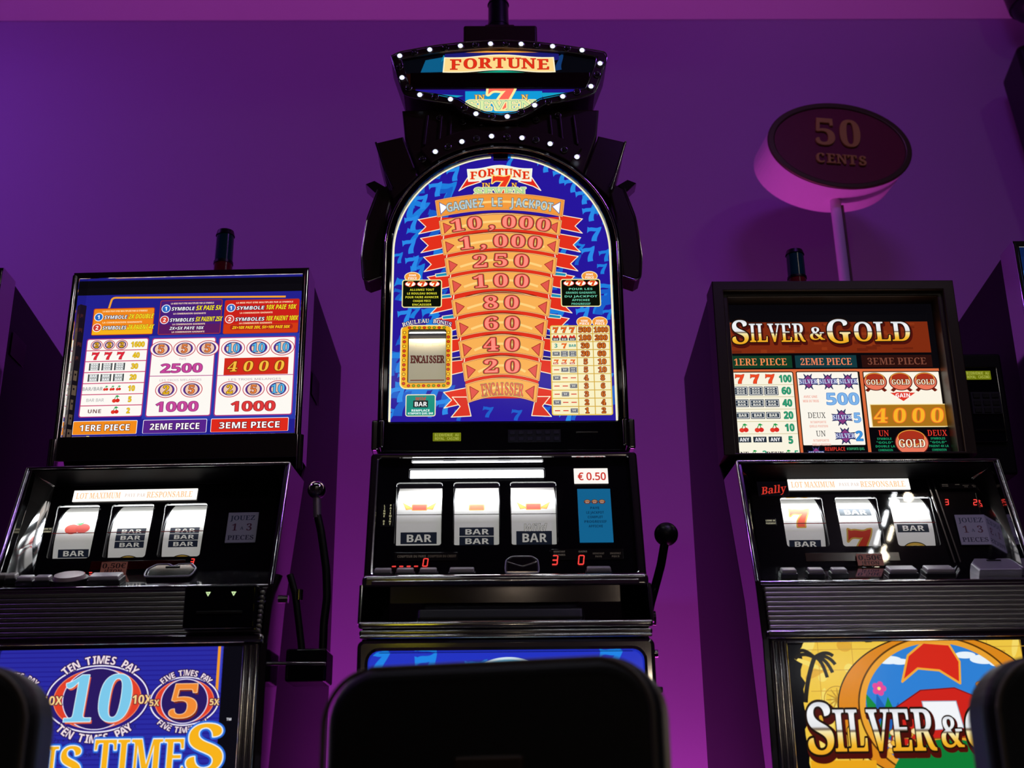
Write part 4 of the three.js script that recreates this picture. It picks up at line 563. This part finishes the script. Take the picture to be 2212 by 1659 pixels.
// ---------------------------------------------------------------- the machines
const small = (x, t = 0.09) => [x, t, 0.03, 0.022], big = (x, t = 0.088) => [x, t, 0.056, 0.034];
function bentHandle(t) {                                              // long black lever with a chrome ball, hub block and rods on the machine's right flank
  const h = mesh('handle', merged([tube([[0.372, 1.17, 0.12], [0.372, 1.25, 0.12], [0.376, 1.30, 0.12], [0.372, 1.36, 0.12], [0.358, 1.44, 0.12], [0.349, 1.475, 0.12]], 0.0085), tube([[0.333, 1.17, 0.12], [0.322, 1.24, 0.12], [0.310, 1.31, 0.12], [0.297, 1.35, 0.12]], 0.0075)]), M.rubber, t);
  mesh('hub', rb(0.083, 0.066, 0.085, 0.006), M.gloss, h, [0.342, 1.162, 0.1]);
  mesh('hub_rod', rod([0.26, 1.165, 0.15], [0.384, 1.162, 0.15], 0.004), M.chrome, h); mesh('stop_rod', rod([0.25, 1.300, 0.12], [0.296, 1.299, 0.12], 0.0085), M.chrome, h);
  mesh('sleeve', rod([0.349, 1.47, 0.12], [0.346, 1.512, 0.12], 0.0085), std({ name: 'satin sleeve', color: new THREE.Color(0.6, 0.5, 0.62), metalness: 0.8, roughness: 0.35 }), h);
  mesh('knob', new THREE.SphereGeometry(0.0195, 28, 20), M.chrome, h, [0.345, 1.531, 0.12]); mesh('pin', rod([0.318, 1.318, 0.12], [0.318, 1.296, 0.12], 0.008), M.chrome, h);
}
const LSY = 2.10 - 1000 / 2400;
upright('slot_machine', 'slot machine with white and orange pay table panels and a chrome ball lever', -0.718, THREE.MathUtils.degToRad(-2.3), {
  top: 2.111, award: [texSymbols, [-0.262 - 13 / 2400, LSY, 1284 / 2400, 1000 / 2400]], lit: 0.35, candle: [0.048, 2.264], reelX: [-0.183, -0.064, 0.052], win: [0.049, 0.178], reels: reelTexL, strip: [-0.199, 0.073, 0.014, 0.042],
  plaque: [0.182, 0.115], price: [-0.077, 0.206], line: [-0.2405, 0.111], seg: [-0.03, 0.197], digits: [[-0.14, 0.207, '-'], [-0.125, 0.207, '-'], [0.085, 0.192, '3'], [0.016, 0.190, '-']],
  buttons: [[-0.268, 0.07, 0.03, 0.022], [-0.245, 0.105, 0.001, 0.001], small(-0.226, 0.092), small(-0.19, 0.092), [-0.14, 0.084, 0.066, 0.066, M.buttonRound, true], [-0.064, 0.088, 0.062, 0.036]].filter((b) => b[2] > 0.01), coin: 0.062, belly: texTimes,
  more(t) {
    bentHandle(t);
    const b = mesh('bill_acceptor', rb(0.142, 0.086, 0.075, 0.005), M.gloss, t, [0.194, 1.258, 0.235]);
    const gm = std({ name: 'green arrow lamp', color: 0x102008, emissive: new THREE.Color(0.75, 1, 0.5), emissiveIntensity: 1 });
    for (const x of [-0.024, 0.026]) mesh('arrow_light', plate([[-0.0045, 0.004], [0, -0.004], [0.0045, 0.004]], 0.002, 0.0004, [[[-0.002, 0.0024], [0.002, 0.0024], [0, -0.0012]]]), gm, b, [x, 0.024, 0.039]);
    mesh('note_slot', rb(0.09, 0.006, 0.004, 0.001), M.rubber, b, [0, -0.012, 0.037]);
  },
});
upright('slot_machine', 'slot machine in a dark wooden top box with silver and gold lettering', 0.807, 0, {
  top: 2.075, wood: true, award: [texSilver, [-0.262, 2.06 - 0.41, 1258 / 2400, 0.41]], lit: 0.35, candle: [-0.058, 2.203], reelX: [-0.139, -0.019, 0.099], win: [0.045, 0.166], reels: reelTexR, strip: [-0.163, 0.105, 0.001, 0.029], unitX: 0.345,
  plaque: [0.218, 0.132], price: [-0.016, 0.202], line: [-0.213, 0.107], seg: [-0.05, 0.192], digits: [[0.178, 0.061, '3'], [0.24, 0.062, '2']],
  extra(t, pl) {
    pl.put('name_label', card(0.068, 0.037), backlit(texBally, 0.9, 'lit script'), t, -0.197, 0.024, 0.0012);
    pl.put('glass_divider', merged([bx(0.003, 0.21, 0.003, -0.006), bx(0.003, 0.21, 0.003, 0.006)]), M.chrome, t, 0.158, 0.106, 0.0075).rotation.z = 0.09;
    pl.put('counter_label', card(0.085, 0.012), backlit(texCounter2, 0.7, 'lit lettering'), t, 0.215, 0.02, 0.0012);
  },
  buttons: [small(-0.21), small(-0.155), small(-0.107), big(0.022), big(0.098)], coin: 0.226, coinLight: true, belly: texTreasure,
});
upright('slot_machine', 'slot machine with a plain black flank and mauve sticker beside the ball lever machine', -1.443, 0, { top: 2.12, award: [texBlueGames, [-0.262, 1.70, 0.524, 0.41]], candle: [0.0, 2.27], reelX: [-0.12, 0, 0.12], win: [0.049, 0.178], buttons: [], belly: texBlueGames, awardGlow: 0.5, stickerY: 1.97 });
upright('slot_machine', 'tall slot machine with a thin chrome edged front beside the wooden box machine', 1.534, 0, { top: 2.178, award: [texBlueGames, [-0.262, 1.70, 0.524, 0.46]], candle: [0.0, 2.33], reelX: [-0.12, 0, 0.12], win: [0.049, 0.178], buttons: [], belly: texBlueGames, awardGlow: 0.5 });

// the round topped machine in the middle
{
  const t = thing('slot_machine', 'round topped slot machine with a jackpot ladder and a bulb rimmed crown', 'slot machine', [0.020, 0, -2.75]);
  const { r, yc, y0 } = GLASS, arch = (R, yb, n = 40) => { const p = [[-R, yb]]; for (let i = 0; i <= n; i++) { const a = Math.PI * (1 - i / n); p.push([R * Math.cos(a), yc + R * Math.sin(a)]); } p.push([R, yb]); return p; };
  mesh('cabinet', prism([[-0.5, 0], [-0.5, 1.70], [-0.02, 1.70], [-0.02, 1.655], [0.0, 1.61], [0.13, 1.33], [0.18, 1.2], [0.2, 0.7], [0.2, 0]], -0.281, 0.281), M.laminate, t);
  mesh('top_box', plate(arch(0.274, 1.70), 0.40, 0.004), M.laminate, t, [0, 0, -0.03]);
  mesh('arch_frame', plate([...arch(0.285, y0 - 0.002), ...arch(r - 0.001, y0 - 0.002).reverse()], 0.05, 0.004), M.gloss, t, [0, 0, 0.018]);
  mesh('arch_trim', tube([...arch(0.2765, y0).map(([x, y]) => [x, y, 0.0175])], 0.0035, false, 160, 8), M.chrome, t);
  mesh('arch_trim', tube([...arch(0.2655, y0).map(([x, y]) => [x, y, 0.0155])], 0.0025, false, 160, 8), M.smoke, t);
  const X = (u) => (u / GLASS.s) - r, Y = (v) => yc + r - v / GLASS.s, bw = [X(108), Y(1550), X(340), Y(1200)];
  const ag = new THREE.ShapeGeometry(path2(arch(r, y0), [roundRectPts(bw[0], bw[1], bw[2], bw[3], 0.005)]), 8);
  mesh('award_light_panel', planarUV(ag, -r, y0, 2 * r, yc + r - y0), backlit(texFortune, 1.0), t, [0, 0, 0]);
  mesh('glass_edge', plate(arch(r, y0), 0.012, 0.001, [roundRectPts(bw[0], bw[1], bw[2], bw[3], 0.005).reverse()]), M.rubber, t, [0, 0, -0.002]);
  mesh('lock_tab', rb(0.036, 0.016, 0.012, 0.002), M.gloss, t, [-0.001, 2.411, 0.006]);
  area(t, new THREE.Color(0.9, 0.72, 0.85), 0.3, 0.4, 0.5, [0, 2.05, 0.014], [0, 2.05, 2]);
  { // bonus reel behind its window
    const w = bw[2] - bw[0], cx = (bw[0] + bw[2]) / 2, cy = (bw[1] + bw[3]) / 2, g = new THREE.CylinderGeometry(0.11, 0.11, w * 1.05, 40, 1, true, -0.8, 1.6).rotateZ(-Math.PI / 2), p = g.attributes.position, uv = new Float32Array(p.count * 2);
    for (let i = 0; i < p.count; i++) { uv[2 * i] = p.getX(i) / w + 0.5; uv[2 * i + 1] = 0.5 + Math.atan2(p.getY(i), p.getZ(i)) * 0.11 / 0.15; }
    g.setAttribute('uv', new THREE.BufferAttribute(uv, 2));
    mesh('bonus_reel', g, std({ name: 'bonus reel strip', map: texBonus, emissive: 0xffffff, emissiveMap: texBonus, emissiveIntensity: 0.4, roughness: 0.6 }), t, [cx, cy, -0.125]);
    mesh('reel_tube_lamp', rod([cx - w / 2, bw[3] + 0.002, -0.02], [cx + w / 2, bw[3] + 0.002, -0.02], 0.004), M.tubeOn, t); area(t, LIGHT.warm, 16, w, 0.01, [cx, bw[3] - 0.002, -0.017], [cx, cy - 0.05, -0.05]);
  }
  // bar with the display
  const bar = mesh('display_bar', rb(0.55, 0.07, 0.05, 0.003), M.gloss, t, [0, 1.690, -0.022]);
  lcd(bar, -0.128, -0.001, 0.0265, 0.064, 0.02); keypad(bar, 0.07, 0, 0.026, 0.12, 0.03, 6, 2); mesh('card_slot', rb(0.05, 0.004, 0.003, 0.001), M.smoke, bar, [0.19, 0.008, 0.025]);
  for (const s of [-1, 1]) { mesh('side_bracket', rb(0.016, 0.072, 0.07, 0.005), M.chrome, t, [s * 0.29, 1.692, -0.02]); mesh('side_bracket', rb(0.012, 0.066, 0.05, 0.005), M.smoke, t, [s * 0.275, 1.692, 0.0]); }
  // console: chrome frame, black reel glass, three reels
  const co = slope([1.6145, 0.124], 0.28), pl = slope([1.605, 0.11], 0.28);
  co.put('console_frame', plate(roundRectPts(-0.286, -0.303, 0.286, 0, 0.008), 0.05, 0.004, [roundRectPts(-0.268, -0.291, 0.268, -0.011, 0.006)]), M.chrome, t, 0, 0, 0);
  for (const s of [-1, 1]) mesh('console_cheek', prism([[-0.01, 1.62], [0.11, 1.612], [0.19, 1.326], [0.2, 1.2], [0.17, 1.2], [0.12, 1.33]], s > 0 ? 0.274 : -0.286, s > 0 ? 0.286 : -0.274, 0.002), M.smoke, t);
  const wx = [-0.1805, -0.059, 0.0615], slots = [winPts(-0.0575, 0.284, 0.001, 0.010, 0.002), winPts(-0.0585, 0.291, 0.024, 0.049, 0.003)];
  pl.put('reel_glass', plate([[-0.272, -0.287], [0.272, -0.287], [0.272, 0.006], [-0.272, 0.006]], 0.006, 0.0008, [...wx.map((x) => winPts(x, 0.097, 0.059, 0.211)), ...slots]), M.gloss, t, 0, 0, 0);
  pl.put('glass_pane', new THREE.PlaneGeometry(0.53, 0.28), M.pane, t, 0, 0.142, 0.006);
  wx.forEach((x, i) => reel(t, pl, x, 0.137, 0.094, reelTexC[i], 0.016, 0.13));
  wx.forEach((x) => pl.put('pay_line', bx(0.1, 0.0012, 0.001), M.rubber, t, x, 0.135, -0.006));
  pl.put('tube_lamp', rb(0.287, 0.023, 0.006, 0.002), M.tubeOn, t, -0.0585, 0.0365, -0.008); pl.put('tube_lamp', rb(0.28, 0.008, 0.006, 0.002), M.tubeOn, t, -0.0575, 0.0055, -0.008);
  area(t, LIGHT.white, 34, 0.37, 0.012, pl.at(-0.06, 0.055, -0.012), pl.at(-0.06, 0.19, -0.04)); area(t, LIGHT.white, 2.5, 0.28, 0.024, pl.at(-0.0585, 0.0365, 0.009), pl.at(-0.0585, 0.0365, 1));
  pl.put('price_light', card(0.073, 0.038), backlit(texEuro, 1.05, 'lit price'), t, 0.186, 0.047, 0.0015); pl.put('info_light_panel', card(0.07, 0.129), backlit(texInfo, 0.6, 'dim lit panel'), t, 0.190, 0.144, 0.0015);
  pl.put('line_label', card(0.026, 0.055), backlit(texLigneV, 0.75, 'lit lettering'), t, -0.246, 0.140, 0.0015); pl.put('line_label', card(0.13, 0.018), backlit(texCounter, 0.7, 'lit lettering'), t, -0.162, 0.238, 0.0015); pl.put('line_label', card(0.15, 0.024), backlit(texCounter2, 0.7, 'lit lettering'), t, 0.168, 0.236, 0.0015);
  for (const [x, ch] of [[-0.226, '-'], [-0.211, '-'], [-0.196, '-'], [-0.181, '-'], [-0.163, '0']]) digit(t, pl, x, 0.252, 0.002, ch, 0.017); digit(t, pl, 0.102, 0.249, 0.002, '3'); digit(t, pl, 0.156, 0.249, 0.002, '0');
  // ledge with buttons and coin head
  const dk = slope([1.338, 0.168], 2.6);
  dk.put('button_deck', rb(0.536, 0.062, 0.012, 0.002), M.chrome, t, 0, 0.03, -0.006);
  for (const [x, w] of [[-0.248, 0.034], [-0.203, 0.034], [-0.156, 0.034], [-0.088, 0.05], [0.19, 0.048]]) pushButton(t, dk, x, 0.024, w, 0.02);
  { const c = dk.put('coin_head', plate([[-0.033, -0.02], [0.033, -0.02], [0.033, 0.008], [0.02, 0.018], [-0.02, 0.018], [-0.033, 0.008]], 0.026, 0.003), M.smoke, t, 0.034, 0.025, 0.026); c.rotation.x = -0.32; mesh('coin_edge', tube([[-0.032, -0.02, 0.001], [0.032, -0.02, 0.001], [0.032, 0.008, 0.001], [0.019, 0.017, 0.001], [-0.019, 0.017, 0.001], [-0.032, 0.008, 0.001]], 0.0013, true, 100, 6), M.satin, c); mesh('coin_groove', merged([rod([-0.031, 0.005, 0.001], [0, -0.006, 0.001], 0.0014, 6), rod([0, -0.006, 0.001], [0.031, 0.005, 0.001], 0.0014, 6)]), M.chrome, c); }
  // tray and belly
  mesh('console_nose', rb(0.576, 0.03, 0.03, 0.01), M.chrome, t, [0, 1.316, 0.205]);
  const O = [[-0.286, 1.304, 0.226], [0.286, 1.304, 0.226], [0.286, 1.228, 0.246], [-0.286, 1.228, 0.246]], I = [[-0.236, 1.285, 0.15], [0.236, 1.285, 0.15], [0.236, 1.248, 0.165], [-0.236, 1.248, 0.165]];
  mesh('tray_top', slab(I[0], I[1], O[1], O[0], 0.003), M.smoke, t); mesh('tray_bottom', slab(O[3], O[2], I[2], I[3], 0.003), M.smoke, t); mesh('tray_side', slab(O[0], O[3], I[3], I[0], 0.003), M.chrome, t); mesh('tray_side', slab(I[1], I[2], O[2], O[1], 0.003), M.chrome, t); mesh('tray_back', slab(I[3], I[2], I[1], I[0], 0.003), M.smoke, t);
  mesh('tray_mat', rb(0.33, 0.03, 0.02, 0.008), M.rubber, t, [-0.01, 1.243, 0.232], [-0.4, 0, 0]);
  for (const s of [-1, 1]) mesh('tray_rod', rod([s * 0.287, 1.306, 0.227], [s * 0.287, 1.226, 0.247], 0.004), M.chrome, t);
  mesh('tray_lip', rb(0.578, 0.014, 0.02, 0.006), M.chrome, t, [0, 1.224, 0.243]); mesh('tray_lip', rb(0.574, 0.012, 0.03, 0.005), M.smoke, t, [0, 1.209, 0.236]); mesh('front_rail', rb(0.57, 0.006, 0.012, 0.0025), M.chrome, t, [0, 1.2, 0.252]);
  mesh('belly_frame', plate(roundRectPts(-0.29, 0.70, 0.29, 1.196, 0.014), 0.06, 0.008, [roundRectPts(-0.266, 0.73, 0.266, 1.172, 0.02)]), M.chrome, t, [0, 0, 0.25]);
  mesh('belly_light_panel', planarUV(new THREE.BoxGeometry(0.532, 0.44, 0.006).translate(0, 0.951, 0), -0.266, 0.905, 0.532, 0.267), backlit(texFortuneBelly, 0.95), t, [0, 0, 0.236]);
  area(t, new THREE.Color(0.6, 0.75, 1), 0.2, 0.46, 0.36, [0, 0.95, 0.246], [0, 0.95, 2]);
  mesh('plinth', rb(0.57, 0.06, 0.7, 0.006), M.rubber, t, [0, 0.03, -0.15]);
  { // short black lever
    const h = mesh('handle', tube([[0.298, 1.262, 0.09], [0.304, 1.29, 0.095], [0.312, 1.316, 0.10], [0.329, 1.37, 0.10], [0.338, 1.41, 0.10], [0.342, 1.43, 0.10]], 0.0095), M.gloss, t);
    mesh('knob', new THREE.SphereGeometry(0.0255, 28, 20), M.rubber, h, [0.344, 1.437, 0.10]); mesh('hub', cyl(0.014, 0.016, 0.03).rotateZ(Math.PI / 2), M.gloss, h, [0.297, 1.258, 0.10]);
  }
  mesh('side_lock', cyl(0.008, 0.008, 0.03).rotateZ(Math.PI / 2), M.smoke, t, [0.296, 1.183, 0.12]); mesh('side_lock', rb(0.03, 0.012, 0.02, 0.003), M.rubber, t, [0.302, 1.11, 0.12]);
  // crown: neck, wings, ears, lit sign, bulbs
  const bulbG = new THREE.SphereGeometry(0.0054, 14, 10), capG = new THREE.TorusGeometry(0.0075, 0.0018, 6, 18);
  const bulb = (x, y, z, on, parent = t) => { const b = mesh('bulb', bulbG, on ? M.bulbOn : M.bulbOff, parent, [x, y, z]); mesh('bulb_ring', capG, M.smoke, b); };
  const ringArc = (R, a0, a1, n) => { const p = []; for (let i = 0; i <= n; i++) { const a = a0 + (a1 - a0) * i / n; p.push([R * Math.cos(a), yc + R * Math.sin(a)]); } return p; };
  const neck = mesh('crown_neck', plate([[-0.2, 2.362], ...ringArc(0.287, Math.PI * 0.72, Math.PI * 0.28, 24), [0.2, 2.362], [0.238, 2.47], [0.246, 2.546], [0.09, 2.552], [-0.09, 2.552], [-0.246, 2.546], [-0.238, 2.47]], 0.10, 0.005), M.topper, t, [0, 0, 0.004]);
  mesh('neck_band', plate([...ringArc(0.338, Math.PI * 0.70, Math.PI * 0.30, 24), ...ringArc(0.288, Math.PI * 0.30, Math.PI * 0.70, 24)], 0.016, 0.003), M.topper, neck, [0, 0, 0.014]);
  for (const x of [-0.185, -0.15, -0.125, 0.125, 0.15, 0.185]) mesh('neck_rib', rb(0.006, 0.085, 0.01, 0.002), M.topper, neck, [x, 2.485, 0.004], [0, 0, x * 0.5]);
  for (const s of [-1, 1]) {
    mesh('crown_wing', plate([[s * 0.309, 2.456], [s * 0.242, 2.474], [s * 0.203, 2.362], [s * 0.262, 2.30], [s * 0.278, 2.33]].sort((a, b) => 0), 0.12, 0.004), M.topper, t, [0, 0, 0.0]);
    mesh('wing_edge', merged([rod([s * 0.309, 2.454, 0.004], [s * 0.268, 2.318, 0.006], 0.0028), rod([s * 0.262, 2.318, 0.02], [s * 0.285, 2.375, 0.006], 0.0018)]), M.smoke, t);
    const E = [[0.279, 2.345], [0.302, 2.330], [0.326, 2.25], [0.3365, 2.15], [0.331, 2.092], [0.318, 2.084], [0.288, 2.095], [0.284, 2.175], [0.276, 2.262], [0.264, 2.326]].map(([x, y]) => [s * x, y]);
    const ear = mesh('crown_ear', plate(s > 0 ? E.reverse() : E, 0.07, 0.005), M.topper, t, [0, 0, -0.012]);
    mesh('ear_edge', tube((s > 0 ? E.slice().reverse() : E).slice(1, 7).map(([x, y]) => [x, y, -0.01]), 0.0022), M.chrome, t);
    mesh('ear_fin', plate([[s * 0.306, 2.325], [s * 0.334, 2.352], [s * 0.312, 2.362], [s * 0.286, 2.345]], 0.05, 0.003), M.smoke, t, [0, 0, -0.02]);
    [[0.279, 2.302], [0.291, 2.270], [0.301, 2.235], [0.307, 2.200], [0.309, 2.162], [0.306, 2.128]].forEach(([x, y], i) => bulb(s * x, y, -0.008, s < 0 ? i % 2 === 0 : i % 2 === 1 || i === 5, ear));
  }
  [[-0.161, 2.418], [-0.096, 2.446], [-0.023, 2.461], [0.052, 2.456], [0.121, 2.439], [0.186, 2.402]].forEach(([x, y]) => bulb(x, y, 0.02, true));
  [[-0.192, 2.401], [-0.130, 2.436], [-0.060, 2.459], [0.015, 2.463], [0.086, 2.455], [0.155, 2.426]].forEach(([x, y]) => bulb(x, y - 0.004, 0.02, false));
  [[-0.151, 2.522], [-0.094, 2.510], [-0.047, 2.494], [-0.003, 2.491], [0.040, 2.495], [0.088, 2.516], [0.143, 2.528]].forEach(([x, y]) => bulb(x, y, 0.007, false));
  const so = [[-0.275, 2.683], [-0.25, 2.696], [-0.165, 2.714], [-0.094, 2.723], [0, 2.729], [0.094, 2.723], [0.17, 2.712], [0.262, 2.694], [0.269, 2.678], [0.264, 2.655], [0.234, 2.573], [0.17, 2.552], [0.113, 2.542], [0.078, 2.519], [0.043, 2.502], [0.002, 2.495], [-0.048, 2.502], [-0.094, 2.520], [-0.122, 2.543], [-0.174, 2.553], [-0.240, 2.572]];
  const si = [[-0.248, 2.675], [-0.14, 2.697], [0, 2.709], [0.14, 2.698], [0.241, 2.678], [0.211, 2.588], [0.152, 2.571], [0.098, 2.558], [0.068, 2.536], [0.036, 2.520], [0.002, 2.514], [-0.038, 2.520], [-0.074, 2.537], [-0.106, 2.559], [-0.16, 2.572], [-0.222, 2.586]];
  const sign = mesh('sign_frame', plate(so.slice().reverse(), 0.10, 0.005, [si]), M.topper, t, [0, 0, 0.036]);
  mesh('sign_light_panel', planarUV(new THREE.ShapeGeometry(path2(si.slice().reverse())), -0.26, 2.507, 0.52, 0.208), backlit(texFortuneSign, 1.0), sign, [0, 0, -0.012]);
  mesh('sign_display', rb(0.45, 0.045, 0.006, 0.002), std({ name: 'dark display', color: new THREE.Color(0.012, 0.003, 0.002), roughness: 0.15 }), sign, [0, 2.6165, -0.009]);
  mesh('sign_edge', merged([tube(so.concat([so[0]]).map(([x, y]) => [x * 0.996, y, 0.0005]), 0.0018, false, 200, 6), tube(si.concat([si[0]]).map(([x, y]) => [x, y, 0.0005]), 0.0014, false, 200, 6)]), M.smoke, sign);
  [[-0.252, 2.682], [-0.177, 2.700], [-0.100, 2.711], [-0.024, 2.717], [0.053, 2.716], [0.132, 2.709], [0.206, 2.697], [0.250, 2.658], [0.225, 2.591], [0.154, 2.562], [0.084, 2.537], [0.016, 2.505], [-0.061, 2.513], [-0.124, 2.555], [-0.200, 2.568], [-0.245, 2.618]].forEach(([x, y]) => bulb(x, y, 0.039, true));
  [[-0.215, 2.693], [-0.138, 2.707], [-0.062, 2.715], [0.015, 2.718], [0.092, 2.714], [0.169, 2.704], [0.242, 2.626], [0.19, 2.576], [0.118, 2.547], [0.05, 2.519], [-0.022, 2.506], [-0.09, 2.531], [-0.162, 2.563], [-0.228, 2.589], [-0.252, 2.65]].forEach(([x, y]) => bulb(x, y, 0.038, false));
  mesh('sign_stem', rb(0.3, 0.12, 0.06, 0.01), M.topper, t, [0, 2.53, -0.04]);
  mesh('crown_step', rb(0.19, 0.075, 0.08, 0.006), M.topper, t, [0.001, 2.772, -0.05]); mesh('crown_step', rb(0.08, 0.03, 0.06, 0.006), M.topper, t, [0, 2.82, -0.07]);
  candle(t, -0.003, 2.80, -0.10, 0.028, 0.15, true);
}

// ---------------------------------------------------------------- the 50 cents sign on its pole
const { FontLoader } = await import('three/addons/loaders/FontLoader.js');
const { TextGeometry } = await import('three/addons/geometries/TextGeometry.js');
const serif = await new FontLoader().loadAsync('fonts/droid/droid_serif_bold.typeface.json');
{
  const t = thing('denomination_sign', 'oval maroon 50 cents sign with a pink lit rim on a tall pole', 'sign', [1.05, 0, -3.44]);
  mesh('pole', rod([0.02, 0, 0], [-0.006, 2.68, 0], 0.017), M.signRim, t); mesh('pole_base', cyl(0.12, 0.13, 0.02), M.signRim, t, [0.02, 0.01, 0]); mesh('pole_trim', rod([0.035, 0.3, 0.012], [0.011, 2.64, 0.012], 0.0035, 8), M.signEdge, t);
  const h = new THREE.Group(); h.name = 'sign_head'; h.position.set(-0.004, 2.808, 0.0); h.rotation.set(0, 0.10, -0.03); t.add(h);
  const el = (a, b, n = 64) => { const p = []; for (let i = 0; i < n; i++) p.push([a * Math.cos(i / n * 2 * Math.PI), b * Math.sin(i / n * 2 * Math.PI)]); return p; };
  mesh('sign_rim', plate(el(0.224, 0.146), 0.15, 0.004), M.signRim, h, [0, 0, 0.072]); mesh('sign_edge', plate(el(0.226, 0.148), 0.012, 0.004, [el(0.205, 0.13).reverse()]), M.signEdge, h, [0, 0, 0.084]);
  mesh('sign_face', planarUV(plate(el(0.207, 0.132), 0.006, 0.001), -0.207, -0.132, 0.414, 0.264), M.signFace, h, [0, 0, 0.079]);
  for (const [s, z, x, y] of [['5', 0.092, -0.082, -0.004], ['0', 0.092, -0.004, -0.004], ['C', 0.031, -0.082, -0.066], ['E', 0.031, -0.048, -0.066], ['N', 0.031, -0.018, -0.066], ['T', 0.031, 0.018, -0.066], ['S', 0.031, 0.052, -0.066]]) { const g = new TextGeometry(s, { font: serif, size: z, depth: 0.006, curveSegments: 6, bevelEnabled: true, bevelSize: 0.0012, bevelThickness: 0.0015, bevelSegments: 1 }); mesh('lettering', g, M.gold, h, [x, y, 0.080]); }
}

// ---------------------------------------------------------------- chairs: upholstered backs seen from behind
function chair(label, x, z, turn) {
  const t = thing('casino_chair', label, 'chair', [x, 0, z], turn, 'chairs drawn up to the machines');
  const back = mesh('backrest', plate(roundRectPts(-0.222, 0.70, 0.222, 1.036, 0.075, 9), 0.085, 0.022, [], 5), M.leather, t, [0, 0, 0.045]);
  mesh('piping', tube(roundRectPts(-0.214, 0.71, 0.214, 1.028, 0.07, 9).map(([px, py]) => [px, py, 0.03]), 0.0035, true, 160, 8), M.piping, back, [0, 0, -0.012]);
  mesh('hand_grip', rb(0.09, 0.055, 0.014, 0.005), M.brownPlate, t, [0.004, 0.888, 0.051]);
  mesh('back_post', merged([bx(0.05, 0.2, 0.02, 0, 0.64, 0.03), bx(0.05, 0.02, 0.16, 0, 0.55, -0.05)]), M.smoke, t);
  mesh('seat', rb(0.46, 0.09, 0.44, 0.04, 4), M.leather, t, [0, 0.60, -0.25]); mesh('column', cyl(0.03, 0.035, 0.53), M.smoke, t, [0, 0.285, -0.25]); mesh('foot_ring', new THREE.TorusGeometry(0.2, 0.012, 10, 40).rotateX(Math.PI / 2), M.smoke, t, [0, 0.26, -0.25]); mesh('spoke', merged([rod([-0.2, 0.26, -0.25], [0.2, 0.26, -0.25], 0.008), rod([0, 0.26, -0.45], [0, 0.26, -0.05], 0.008)]), M.smoke, t);
  mesh('base', cyl(0.06, 0.24, 0.03, 40), M.smoke, t, [0, 0.015, -0.25]);
  return t;
}
chair('black leather chair back in front of the round topped machine', 0.0, -1.70, -0.27);
chair('black leather chair back at the belly of the ball lever machine', -0.80, -1.70, 0.0);
chair('black leather chair back at the belly of the wooden box machine', 0.845, -1.70, 0.0);

renderer.render(scene, camera);
